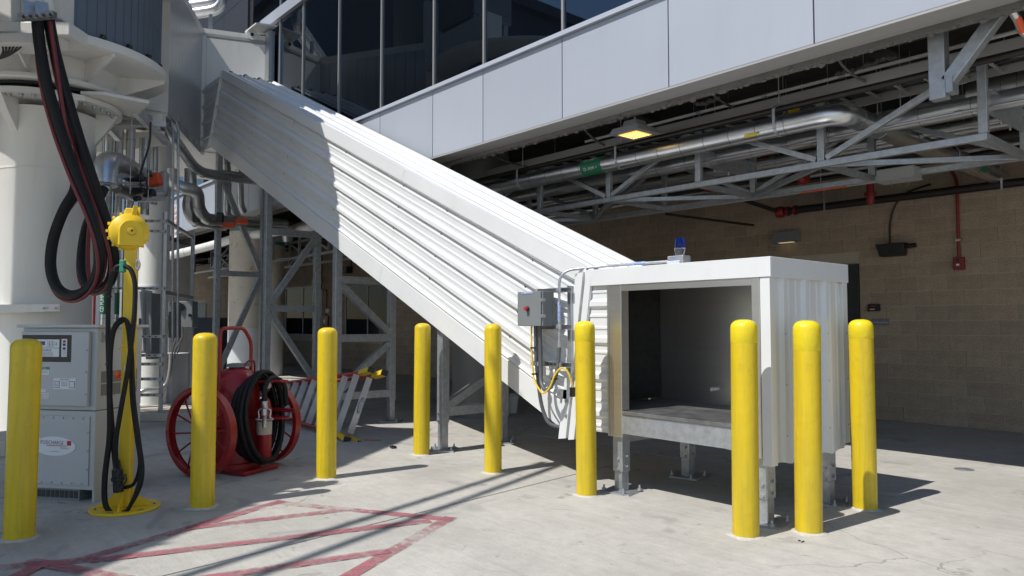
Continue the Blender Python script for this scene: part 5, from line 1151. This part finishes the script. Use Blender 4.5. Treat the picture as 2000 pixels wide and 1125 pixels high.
wheel(A_); wheel(B_)
MB().cyl(A_ + V3(0, 0, WR), B_ + V3(0, 0, WR), .02, n=10).build('axle', M_red, WX, True)
TC = MX + gx * .00
MB().lathe(TC, (0, 0, 1), [(.20, .02), (.235, .03), (.235, .08), (.215, .09), (.215, .74), (.20, .84), (.15, .925), (.08, .955), (.06, .957)], 36).build('tank', M_red, WX, True)
MB().lathe(TC, (0, 0, 1), [(.065, .957), (.085, .965), (.085, .995), (.05, 1.0)], 10).build('fill_cap', M_grey2, WX)
MB().bar(TC + V3(0, 0, .98) - ax_ * .10, TC + V3(0, 0, .98) + ax_ * .16, .05, .03).build('cap_yoke', M_grey2, WX)
MB().obox(TC + gx * .14 + V3(0, 0, .025), ax_, gx, (0, 0, 1), .22, .20, .018).build('foot_plate', M_red, WX, bevel=.01)
h0 = MX - gx * .02
MB().tube(fillet([h0 - ax_ * .185 + V3(0, 0, .55), h0 - ax_ * .185 + V3(0, 0, 1.33), h0 + ax_ * .10 + V3(0, 0, 1.335), h0 + ax_ * .20 + V3(0, 0, 1.20), h0 + ax_ * .205 + V3(0, 0, .55)], .06), .017, 12).build('handle', M_red, WX, True)
MB().tube(smooth([TC + gx * .05 + ax_ * .02 + V3(0, 0, .86), TC + gx * .08 + ax_ * .04 + V3(0, 0, 1.0), TC + gx * .08 + ax_ * .14 + V3(0, 0, 1.01), TC + gx * .06 + ax_ * .17 + V3(0, 0, .84)], 6), .009, 8).build('lift_loop', M_red, WX, True)
for k in range(2):
    z_ = .84 if k == 0 else .50
    p = TC + gx * .22 + V3(0, 0, z_)
    MB().tube([p - ax_ * .04, p + gx * .16 - ax_ * .02, p + gx * .20 + ax_ * .04, p + gx * .30 + ax_ * .06, p + gx * .30 + ax_ * .12, p + gx * .12 + ax_ * .14, p + ax_ * .12], .011, 8).build('hose_hook', M_red, WX, True)
p = TC + gx * .20 + ax_ * .18 + V3(0, 0, .56); MB().cyl(p, p + gx * .34, .020, n=12).build('foot_bar', M_red, WX, True); MB().cyl(p + gx * .34, p + gx * .345, .017, n=12).build('bar_end', M_blk, WX)
# charge cylinder beside the tank
QC = TC + gx * .33 + ax_ * .03
MB().lathe(QC, (0, 0, 1), [(.06, .12), (.068, .14), (.068, .58), (.05, .66), (.022, .69), (.022, .74)], 20).build('gas_cylinder', M_red, WX, True)
MB().lathe(QC, (0, 0, 1), [(.0688, .35), (.0692, .351), (.0692, .47), (.0688, .471)], 24).build('cylinder_label', M_conc, WX, True)
MB().box(0, .01, 0, .01, 0, .01)
MB().obox(QC + V3(0, 0, .78), ax_, gx, (0, 0, 1), .035, .03, .035).build('valve', M_blk, WX, bevel=.005)
MB().lathe(QC + gx * .03 + V3(0, 0, .80), gx, [(.03, 0), (.03, .02)], 14).build('gauge', M_strut, WX, True)
# hose coil
HX = thing('extinguisher_hose', 'thick black hose coiled on the side of the wheeled extinguisher', 'hose', TC + gx * .3)
for k in range(6):
    o_ = TC + gx * (.16 + .036 * k) + V3(0, 0, .50 + .008 * k)
    pts = []; wob = .02 * math.sin(k * 2.1)
    for i in range(36):
        t = 2 * math.pi * i / 36; pts.append(o_ + ax_ * ((.225 + wob + .012 * (k % 3)) * math.cos(t) + .02) + V3(0, 0, (.345 + .012 * k - .02 * (k % 2)) * math.sin(t) * (1.0 if math.sin(t) > 0 else 1.12)) + gx * (.03 * max(0, -math.sin(t)) * (k - 2) * .6))
    MB().tube(pts, .023, 12, closed=True).build('coil', M_rub, HX, True)
o_ = TC + gx * .40 + V3(0, 0, .50)
MB().tube(smooth([o_ + ax_ * .24 + V3(0, 0, .1), o_ + ax_ * .20 + V3(0, 0, .30), o_ + ax_ * .05 + V3(0, 0, .37), o_ - ax_ * .06 + gx * .02 + V3(0, 0, .30), o_ - ax_ * .075 + gx * .03 + V3(0, 0, .16)], 7), .023, 12).build('hose_end', M_rub, HX, True)
n0 = o_ - ax_ * .075 + gx * .03 + V3(0, 0, .17)
nz = MB().lathe(n0, (0, 0, -1), [(.026, 0), (.030, .01), (.030, .06), (.024, .07), (.028, .09), (.028, .13), (.020, .14), (.019, .24), (.014, .245)], 16).build('nozzle', M_alud, HX, True)
MB().tube(smooth([n0 + RT * .02 + V3(0, 0, -.07), n0 + RT * .055 + V3(0, 0, -.09), n0 + RT * .05 + V3(0, 0, -.15), n0 + RT * .075 + V3(0, 0, -.17), n0 - RT * .075 + V3(0, 0, -.17), n0 - RT * .05 + V3(0, 0, -.15), n0 - RT * .055 + V3(0, 0, -.09), n0 - RT * .02 + V3(0, 0, -.07)], 5), .008, 8).build('nozzle_handle', M_alud, HX, True)

# =================================================================== LADDER on its side
L0 = V3(-7.95, 4.30, .03); L1 = V3(-10.9, 4.50, .03)
ld = (L1 - L0).normalized(); LLn = (L1 - L0).length
le = V3(.02, .30, .80).normalized()                               # across the ladder, leaning back
ln = ld.cross(le).normalized()
if ln.dot(_fh) > 0: ln = -ln                                      # towards the viewer
M_rail = mat('ladder_red_fibreglass', (0.52, 0.045, 0.030), 0.45, var=0.15, scale=6)
LA = thing('stepladder', 'folded stepladder with red rails and yellow feet lying on its side', 'ladder', (L0 + L1) / 2)
def LP(l, e, n_=0.0):                                             # e runs 0..1 across the tapering width
    w_ = .80 - .42 * l / LLn; off = .0 + .02 * l
    return L0 + ld * l + le * (off + e * w_) + ln * n_
for e in (0, 1):
    r_ = MB().hexa([LP(.10, e, -.0) - le * .012, LP(LLn, e, 0) - le * .012, LP(LLn, e, 0) + le * .012, LP(.10, e, 0) + le * .012, LP(.10, e, .075) - le * .012, LP(LLn, e, .075) - le * .012, LP(LLn, e, .075) + le * .012, LP(.10, e, .075) + le * .012]).build('front_rail', M_rail, LA)
    MB().hexa([LP(.06, e * .96 + .02, -.12) - le * .010, LP(LLn, e * .96 + .02, -.05) - le * .010, LP(LLn, e * .96 + .02, -.05) + le * .010, LP(.06, e * .96 + .02, -.12) + le * .010, LP(.06, e * .96 + .02, -.06) - le * .010, LP(LLn, e * .96 + .02, -.01) - le * .010, LP(LLn, e * .96 + .02, -.01) + le * .010, LP(.06, e * .96 + .02, -.06) + le * .010]).build('rear_rail', M_rail, LA)
    s_ = 1 if e else -1
    for nn, l_ in ((.0, .0), (-.13, -.10)):
        f_ = MB().hexa([LP(l_ + .16, e, nn) - le * s_ * .03, LP(l_ - .06, e, nn) - le * s_ * .03 + le * s_ * .02, LP(l_ - .06, e, nn) + le * s_ * .05, LP(l_ + .16, e, nn) + le * s_ * .02, LP(l_ + .16, e, nn + .08) - le * s_ * .03, LP(l_ - .06, e, nn + .08) - le * s_ * .03 + le * s_ * .02, LP(l_ - .06, e, nn + .08) + le * s_ * .05, LP(l_ + .16, e, nn + .08) + le * s_ * .02]).build('foot_boot', M_yel2, LA, fix=True)
        MB().hexa([LP(l_ - .065, e, nn) - le * s_ * .01, LP(l_ - .085, e, nn) - le * s_ * .01, LP(l_ - .085, e, nn) + le * s_ * .055, LP(l_ - .065, e, nn) + le * s_ * .055, LP(l_ - .065, e, nn + .08) - le * s_ * .01, LP(l_ - .085, e, nn + .08) - le * s_ * .01, LP(l_ - .085, e, nn + .08) + le * s_ * .055, LP(l_ - .065, e, nn + .08) + le * s_ * .055]).build('foot_pad', M_dark, f_)
for k in range(9):
    l_ = .26 + k * .30
    a_, b_ = LP(l_, .02, .0), LP(l_, .98, .0)
    MB().hexa([a_, a_ + ld * .012, b_ + ld * .012, b_, a_ + ln * .078, a_ + ld * .012 + ln * .078, b_ + ld * .012 + ln * .078, b_ + ln * .078]).build('step', M_alul, LA)
    MB().hexa([a_ + ln * .079, a_ + ld * .10 + ln * .030, b_ + ld * .10 + ln * .030, b_ + ln * .079, a_ + ln * .084, a_ + ld * .10 + ln * .035, b_ + ld * .10 + ln * .035, b_ + ln * .084]).build('step_face', M_alul, LA)
a_, b_ = LP(-.0, .07, -.05), LP(-.0, .93, -.05)
pl = MB().hexa([a_ - ld * .004, a_ + ld * .008, b_ + ld * .008, b_ - ld * .004, a_ - ld * .03 + ln * .09, a_ - ld * .02 + ln * .09, b_ - ld * .02 + ln * .09, b_ - ld * .03 + ln * .09]).build('end_plate', M_alul, LA, fix=True)
lc_ = (a_ + b_) / 2 - ld * .020 + ln * .045; pn_ = (ln * .028 + ld * -.09).normalized(); pe = ld.cross(V3(0, 0, 0)) if False else ln
pv = (ln * .09 - ld * .026).normalized(); pno = le.cross(pv).normalized(); pno = -pno if pno.dot(ld) > 0 else pno
MB().prism([lc_ + le * (.10 * math.cos(2 * math.pi * k / 28)) + pv * (.032 * math.sin(2 * math.pi * k / 28)) + pno * .004 for k in range(28)], pno * .001).build('maker_badge', M_inkblue, pl)
MB().prism([lc_ + le * (.09 * math.cos(2 * math.pi * k / 28)) + pv * (.026 * math.sin(2 * math.pi * k / 28)) + pno * .0055 for k in range(28)], pno * .001).build('badge_face', M_label, pl)
text('badge_text', 'WERNER', .042, lc_ + pno * .0075, le, pno.cross(le), M_inkblue, pl)

# =================================================================== SERVICE YARD BEHIND THE CHARGER
SRK = thing('strut_rack', 'slotted steel strut rack of electrical supports left of the tall chute frame', 'strut rack', GZ(313, 822))
S1 = GZ(313, 822); S2 = GZ(370, 790)
def sup(p, top, w=.082, nm='upright'):
    c = Vector(p); MB().box(c.x - w / 2, c.x - .008, c.y - w / 4, c.y + w / 4, .01, top).build(nm, M_strut, SRK); MB().box(c.x + .008, c.x + w / 2, c.y - w / 4, c.y + w / 4, .01, top).build(nm, M_strut, SRK)
    MB().box(c.x - .07, c.x + .07, c.y - .05, c.y + .05, .0, .012).box(c.x - .05, c.x + .05, c.y - .05, c.y - .03, .012, .10).build('foot', M_galv, SRK)
sup(S1, 2.98); sup(S2, 2.98); S0 = S1 - RT * .78 + _fh * .1; sup(S0, 2.98)
ME_sl = shared(MB().box(-.015, .015, -.001, .001, -.007, .007), 'slot', M_blk)
rz = math.atan2(RT.y, RT.x)
for y in (430, 450, 563, 657, 694, 711, 740, 771):
    z_ = AD(313, y, pxy(S1)[2]).z
    a_ = S1 + V3(0, 0, z_) - _fh * .045; b_ = a_ - RT * .86
    MB().bar(a_ + RT * .04, b_, .041, .041).build('rail', M_strut, SRK)
    for k in range(9): place(ME_sl, 'slot', a_ - RT * (.06 + .09 * k) - _fh * .0215, SRK, (0, 0, rz))
for z_ in (2.86, 1.82): MB().bar(S1 + V3(0, 0, z_), S2 + V3(0, 0, z_), .05, .041).build('rail', M_strut, SRK); MB().bar(S1 + V3(0, 0, z_ + .024), S2 + V3(0, 0, z_ + .024), .045, .006).build('rail_cover', M_dark, SRK)
DS = thing('disconnect_switch', 'grey disconnect boxes with a round black port on the strut rack', 'switch box', AD(350, 610, 12))
for (x0, x1, y0, y1, d, mt) in ((345, 376, 588, 640, 12.4, M_grey2), (328, 342, 590, 660, 11.6, M_grey2)):
    a_, b_, c_, e_ = AD(x0, y1, d), AD(x1, y1, d), AD(x1, y0, d), AD(x0, y0, d); w_ = _fh * .22; MB().hexa([a_, b_, b_ + w_, a_ + w_, e_, c_, c_ + w_, e_ + w_]).build('case', mt, DS, bevel=.01)
MB().cyl(AD(353, 600, 12.39), AD(353, 600, 12.36), .065, n=20).build('port', M_blk, DS, True)
MB().cyl(AD(371, 616, 12.39), AD(371, 616, 12.33), .03, n=12).build('handle', M_blk, DS, True)
for i, (x, x2, y2) in enumerate(((350, 350, 690), (356, 344, 700), (345, 338, 720))):
    MB().tube(smooth([AD(x, 638, 12.3), AD(x, 660, 12.25), AD(x2, 680, 12.2), AD(x2 - 4, y2, 12.2)], 6), .014, 8).build('flex', M_greyflex, DS, True)
for i, (x, lab) in enumerate(((337, 'left one of two thin upright conduits beside the strut rack'), (347, 'right one of two thin upright conduits beside the strut rack'))):
    t = thing('upright_conduit', lab, 'conduit', AD(x, 640, 11.4)); p0, p1 = AD(x, 668, 11.4), AD(x + 1, 283, 11.4)
    MB().tube(smooth([p0, p0.lerp(p1, .5), p1, AD(x + 2, 262, 11.5), AD(x - 4, 238, 11.8), AD(x - 20, 222, 12.2)], 6), .020, 10).build('pipe', M_strut, t, True)
def yardbox(name, lab, x0, x1, y0, y1, d, dep, mt, cat='cabinet', extra=True):
    t = thing(name, lab, cat, AD((x0 + x1) / 2, y1, d)); a_, b_, c_, e_ = AD(x0, y1, d), AD(x1, y1, d), AD(x1, y0, d), AD(x0, y0, d); w_ = _fh * dep
    MB().hexa([a_, b_, b_ + w_, a_ + w_, e_, c_, c_ + w_, e_ + w_]).build('case', mt, t, bevel=.012)
    if extra:
        i_ = [p.lerp((a_ + c_) / 2, .07) - _fh * .012 for p in (a_, b_, c_, e_)]; MB().prism(i_, _fh * .010).build('door', mt, t); p = i_[1].lerp(i_[2], .5) - RT * .05; MB().obox(p - _fh * .008, RT, _fh, UPZ, .012, .008, .05).build('handle', M_dark, t)
    return t
yardbox('service_cabinet', 'pale grey cabinet hung on the strut rack behind the reel post', 215, 283, 566, 690, 11.3, .25, M_grey)
yardbox('service_cabinet', 'low pale cabinet standing on a curb behind the strut rack', 262, 335, 692, 790, 12.6, .8, M_colw)
yardbox('service_cabinet', 'dark grey cabinet edge beside the pale hung cabinet', 284, 296, 572, 702, 11.2, .3, M_grey2, extra=False)
yardbox('equipment_skid', 'pale equipment housing far behind the reel post', 150, 330, 470, 738, 19, 1.5, M_colw, 'equipment')
yardbox('equipment_skid', 'long pale equipment housing far behind the charger cabinet', -120, 420, 620, 706, 27, 2, M_fascia, 'equipment')
c0 = GZ(262, 815); crb = tag(MB().obox(V3(c0.x, c0.y, .06) + RT * .3, RT, _fh, UPZ, 1.1, .5, .06).build('curb', M_conc, bevel=.015), 'short concrete curb under the low pale cabinet', 'curb')
c0 = GZ(-40, 880); tag(MB().obox(V3(c0.x, c0.y, .08), RT, _fh, UPZ, .55, .4, .08).build('curb', M_conc, bevel=.015), 'concrete curb block at the left edge behind the charger', 'curb')
YP = thing('yard_conduit', 'thick silver conduit elbow crossing low behind the strut rack', 'conduit', AD(285, 762, 11.8)); MB().tube(fillet([AD(268, 790, 11.8), AD(272, 762, 11.8), AD(325, 758, 12), AD(333, 720, 12), AD(334, 690, 12)], .15), .035, 12).build('pipe', M_alud, YP, True)
# upright insulated pipes
for i, (x, yt, yb, d, r) in enumerate(((203, 238, 640, 10.9, .062), (223, 238, 640, 11.0, .062), (246, 236, 640, 11.1, .066), (280, 270, 420, 11.4, .08), (300, 262, 400, 11.6, .05))):
    lab = ['leftmost', 'second from left', 'middle', 'second from right', 'rightmost'][i] + ' of five upright silver pipes below the walkway beams'
    t = thing('upright_pipe', lab, 'pipe', AD(x, yb, d)); p0, p1 = AD(x, yb, d), AD(x + 2, yt, d); p0.z = 0.0 if yb > 600 else p0.z; p1 = V3(p0.x, p0.y, p1.z)
    MB().cyl(p0, p1, r, n=16).build('jacket', M_alu if i < 3 else M_alud, t, True); bands([p0, p1], r, .45, t, 16)
    if i < 2:
        q = V3(p0.x, p0.y, AD(x, 614, d).z); MB().cyl(q, q + V3(0, 0, .32), r + .002, n=16).build('flow_label', M_green, t, True); text('flow_text', 'CD PUMP', .075, q + V3(0, 0, .16) - _fh * (r + .006), UPZ, -RT, M_inkwhite, t, squeeze=.8)
t = thing('red_conduit', 'thin upright red conduit behind the pale hung cabinet', 'conduit', AD(183, 630, 11)); p0 = AD(183, 640, 11); p0.z = 0; MB().cyl(p0, V3(p0.x, p0.y, AD(183, 560, 11).z), .018, n=8).build('pipe', M_redpipe, t, True)
# large elbow feeding the hose, with its valve cluster
EL = thing('hose_connection', 'large shiny silver elbow with orange valves above the yellow reel head', 'pipe elbow', AD(205, 330, 9.5))
e0, e1, e2, e3 = AD(205, 362, 9.45), AD(206, 318, 9.5), AD(226, 318, 9.8), AD(272, 344, 10.6)
MB().tube(fillet([e0, e1, e2, e3], .20, 8), .150, 24).build('jacket', M_alu, EL, True)
MB().lathe(e0 + V3(0, 0, .01), (0, 0, -1), [(.152, 0), (.155, .01), (.10, .012), (.075, .03), (.075, .12)], 20).build('hose_collar', M_alud, EL, True)
for k in range(3): MB().lathe(e0 - V3(0, 0, .05 + .03 * k), (0, 0, -1), [(.077, 0), (.08, .004), (.08, .016), (.077, .02)], 18).build('clamp', M_strut, EL, True)
for (x, y, d, sz, mt) in ((246, 328, 10.3, .10, M_orange), (300, 352, 10.8, .11, M_orange), (266, 346, 10.3, .09, M_dark), (274, 372, 10.4, .09, M_blk), (292, 378, 10.5, .08, M_blk), (286, 340, 10.6, .07, M_dark), (262, 330, 10.4, .06, M_dark), (268, 388, 10.3, .05, M_blk)):
    c = AD(x, y, d); MB().obox(c, RT + UPZ * .25, _fh, UPZ - RT * .25, sz, sz * .7, sz * random.uniform(.5, .8)).build('valve', mt, EL, bevel=.02)
for (x0, y0, x1, y1, d0, d1, w_, h_) in ((186, 357, 272, 358, 9.6, 10.4, .30, .02), (216, 343, 258, 342, 9.6, 10.2, .10, .06), (236, 385, 325, 388, 10.4, 11, .08, .05), (252, 363, 305, 374, 10.2, 10.8, .25, .02)):
    MB().bar(AD(x0, y0, d0), AD(x1, y1, d1), w_, h_).build('support_plate', M_galv, EL)
MB().tube(fillet([AD(228, 368, 10.2), AD(262, 384, 10.6), AD(318, 384, 11), AD(320, 340, 11.2)], .12), .075, 16).build('lower_pipe', M_alud, EL, True)
t = thing('black_cable', 'thin black cable dangling from the strut channel to the valves', 'cable', AD(293, 240, 10)); MB().tube(smooth([AD(294, 238, 10.2), AD(292, 280, 10.2), AD(280, 320, 10.2), AD(273, 350, 10.2), AD(280, 374, 10.2), AD(288, 368, 10.2), AD(284, 346, 10.2)], 6), .014, 8).build('sheath', M_blk, t, True)
for i, (a_, b_, lab) in enumerate(((((160, 193), (233, 272)), None, 'left diagonal strut channel under the walkway beam'), (((250, 205), (325, 279)), None, 'right diagonal strut channel under the walkway beam'))):
    t = thing('strut_channel', lab, 'strut', AD(*a_[0], 10)); strut_rail('channel', AD(*a_[0], 9.9), AD(*a_[1], 10.6), t, .075, (0, 0, -1))
    for q in (.1, .55): c = AD(*a_[0], 9.9).lerp(AD(*a_[1], 10.6), q); MB().cyl(c, c - V3(0, 0, 1.15), .006, n=6).build('rod', M_strut, t)
DK = thing('cable_tray', 'pale flat cable tray beneath the walkway floor at the left', 'cable tray', AD(240, 225, 10.5))
MB().hexa([AD(165, 226, 10.0), AD(288, 234, 10.3), AD(310, 238, 11.6), AD(165, 236, 11.6), AD(165, 214, 10.0), AD(288, 222, 10.3), AD(310, 230, 11.6), AD(165, 226, 11.6)]).build('tray', M_soffit, DK); MB().bar(AD(170, 238, 10.2), AD(325, 243, 10.5), .06, .07).build('channel', M_strut, DK)
# insulated pipes running under the walkway and chute top
for i, (pts, r, lab) in enumerate((([(318, 238, 11.6), (346, 280, 12), (385, 335, 12.6), (440, 345, 13.4), (520, 355, 15)], .085, 'sloping silver pipe under the walkway edge beside the chute top'),
        ([(336, 330, 12.4), (336, 356, 12.4), (352, 366, 12.4), (386, 372, 12.6), (388, 408, 12.8), (402, 428, 13), (560, 444, 15.5), (562, 470, 15.6)], .105, 'front silver pipe bending down behind the tall chute frame'),
        ([(372, 330, 12.9), (372, 380, 12.9), (366, 405, 12.9), (378, 432, 13), (440, 440, 13.6)], .10, 'rear silver pipe bend behind the tall chute frame'),
        ([(440, 300, 14), (444, 350, 14), (442, 420, 14), (452, 428, 14.2), (560, 436, 15)], .08, 'upright silver pipe behind the tall chute frame'),
        ([(468, 330, 14.5), (470, 400, 14.5), (476, 414, 14.6)], .07, 'slim upright silver pipe between the two tallest chute frames'),
        ([(330, 500, 18), (405, 482, 17.5), (470, 462, 17), (600, 444, 15.5), (680, 428, 14)], .10, 'long white wrapped pipe under the deck at far left'))):
    t = thing('insulated_pipe', lab, 'pipe', AD(*pts[0])); P_ = [AD(*p) for p in pts]; MB().tube(fillet(P_, .28, 7), r, 18).build('jacket', M_alud if i != 5 else M_white2, t, True)
    bands(P_, r, .38, t, 16, first=.2)
t = thing('pipe_valve', 'black valve handles and orange tape on the silver pipes by the tall frame', 'valve', AD(385, 440, 13))
for x in (384, 430): MB().obox(AD(x, 425, 12.9), RT, _fh, UPZ, .055, .05, .09).build('handle', M_blk, t, bevel=.02)
for (x0, y0, x1, y1) in ((436, 440, 458, 441), (462, 431, 482, 433)): MB().bar(AD(x0, y0, 13.4), AD(x1, y1, 13.5), .16, .10).build('tape', M_orange, t)
# far truss and deck clutter at left
t = thing('pipe_rack_truss', 'distant pale truss under the deck behind the tall chute frames', 'truss', (-19, 8, 3)); 
for v_ in (7.6, 8.7):
    MB().bar((-26, v_, 2.95), (-12.5, v_, 2.95), .06).build('bottom_chord', M_galv, t); MB().bar((-26, v_, 3.6), (-12.5, v_, 3.6), .06).build('top_chord', M_galv, t)
    for k in range(9): u_ = -25.5 + k * 1.5; MB().bar((u_, v_, 2.98), (u_, v_, 3.57), .05).build('upright', M_galv, t); MB().bar((u_ + .05, v_, 3.0), (u_ + 1.45, v_, 3.56) if k % 2 == 0 else (u_ - 1.45 if k else u_ + .7, v_, 3.56), .05).build('brace', M_galv, t)
for i in range(5):
    v_ = 6.6 + i * .75; z_ = 3.45 + (i % 3) * .16
    t = thing('deck_pipe', ['first', 'second', 'third', 'fourth', 'fifth'][i] + ' thin pipe back from the fascia running under the deck', 'pipe', (-15, v_, z_)); MB().cyl((-30, v_, z_), (-9.5 if i % 2 else 2, v_, z_), .03 + .012 * (i % 2), n=10).build('pipe', [M_blackpipe, M_alud, M_white2, M_blackpipe, M_strut][i], t, True)
# warning sign on the far fascia
c = AV(342, 432, FV - .02); SGN = thing('warning_sign', 'narrow white sign with red lettering on the far white fascia', 'sign', c)
MB().box(c.x - .22, c.x + .22, c.y, c.y + .012, c.z - .42, c.z + .42).build('plate', M_label, SGN)
for k, w_ in enumerate(('JET', 'ENGINE', 'BLAST', 'DANGER', 'KEEP', 'CLEAR')): text('sign_text', w_, .13, (c.x, c.y - .003, c.z + .33 - k * .13), (1, 0, 0), (0, 0, 1), M_inkred, SGN, squeeze=.8)

# =================================================================== SMALL THINGS ON THE GROUND
def lump(name, lab, cat, px, n, sz, mt, flat=.5):
    c = GZ(*px); mb = MB()
    for k in range(n):
        p = c + V3(random.uniform(-sz, sz), random.uniform(-sz, sz) * .6, 0); r_ = random.uniform(.25, .5) * sz
        mb.lathe(p, (random.uniform(-.4, .4), random.uniform(-.4, .4), 1), [(r_, 0), (r_ * random.uniform(.9, 1.2), r_ * flat * .5), (r_ * .5, r_ * flat), (.002, r_ * flat * 1.1)], 7)
    return tag(mb.build(name, mt, None, True), lab, cat)
lump('glove', 'crumpled black glove on the concrete right of the ladder', 'glove', (768, 875), 7, .055, M_blk, .7)
lump('stone', 'small dark stone on the concrete before the middle right bollard', 'stone', (1565, 1058), 3, .018, M_dark, .9)
lump('rag', 'small red brown scrap beside the lowest chute frame foot', 'scrap', (853, 886), 3, .03, M_redpipe, .4)
lump('rag', 'pink scrap lying in shade under the outlet box', 'scrap', (1290, 884), 5, .03, mat('pink_scrap', (.55, .08, .10), .7), .3)
DC = thing('drain_cover', 'small round metal drain cover set in the concrete at right', 'drain cover', GZ(1883, 917)); c = GZ(1883, 917)
MB().lathe(c, (0, 0, 1), [(.085, .0), (.085, .004), (.078, .0055)], 28).build('rim', M_galv, DC, True); MB().lathe(c, (0, 0, 1), [(.070, .0056), (.070, .0075)], 24).build('lid', M_strut, DC, True)
BK = thing('bucket', 'white bucket standing in shade under the lower chute', 'bucket', GZ(997, 806)); c = GZ(997, 806)
MB().lathe(c, (0, 0, 1), [(.10, 0), (.125, .24), (.135, .24), (.135, .26), (.12, .262)], 24).build('body', M_white2, BK, True); MB().lathe(c, (0, 0, 1), [(.13, .262), (.13, .30), (.12, .31)], 24).build('lid', M_grey, BK, True)
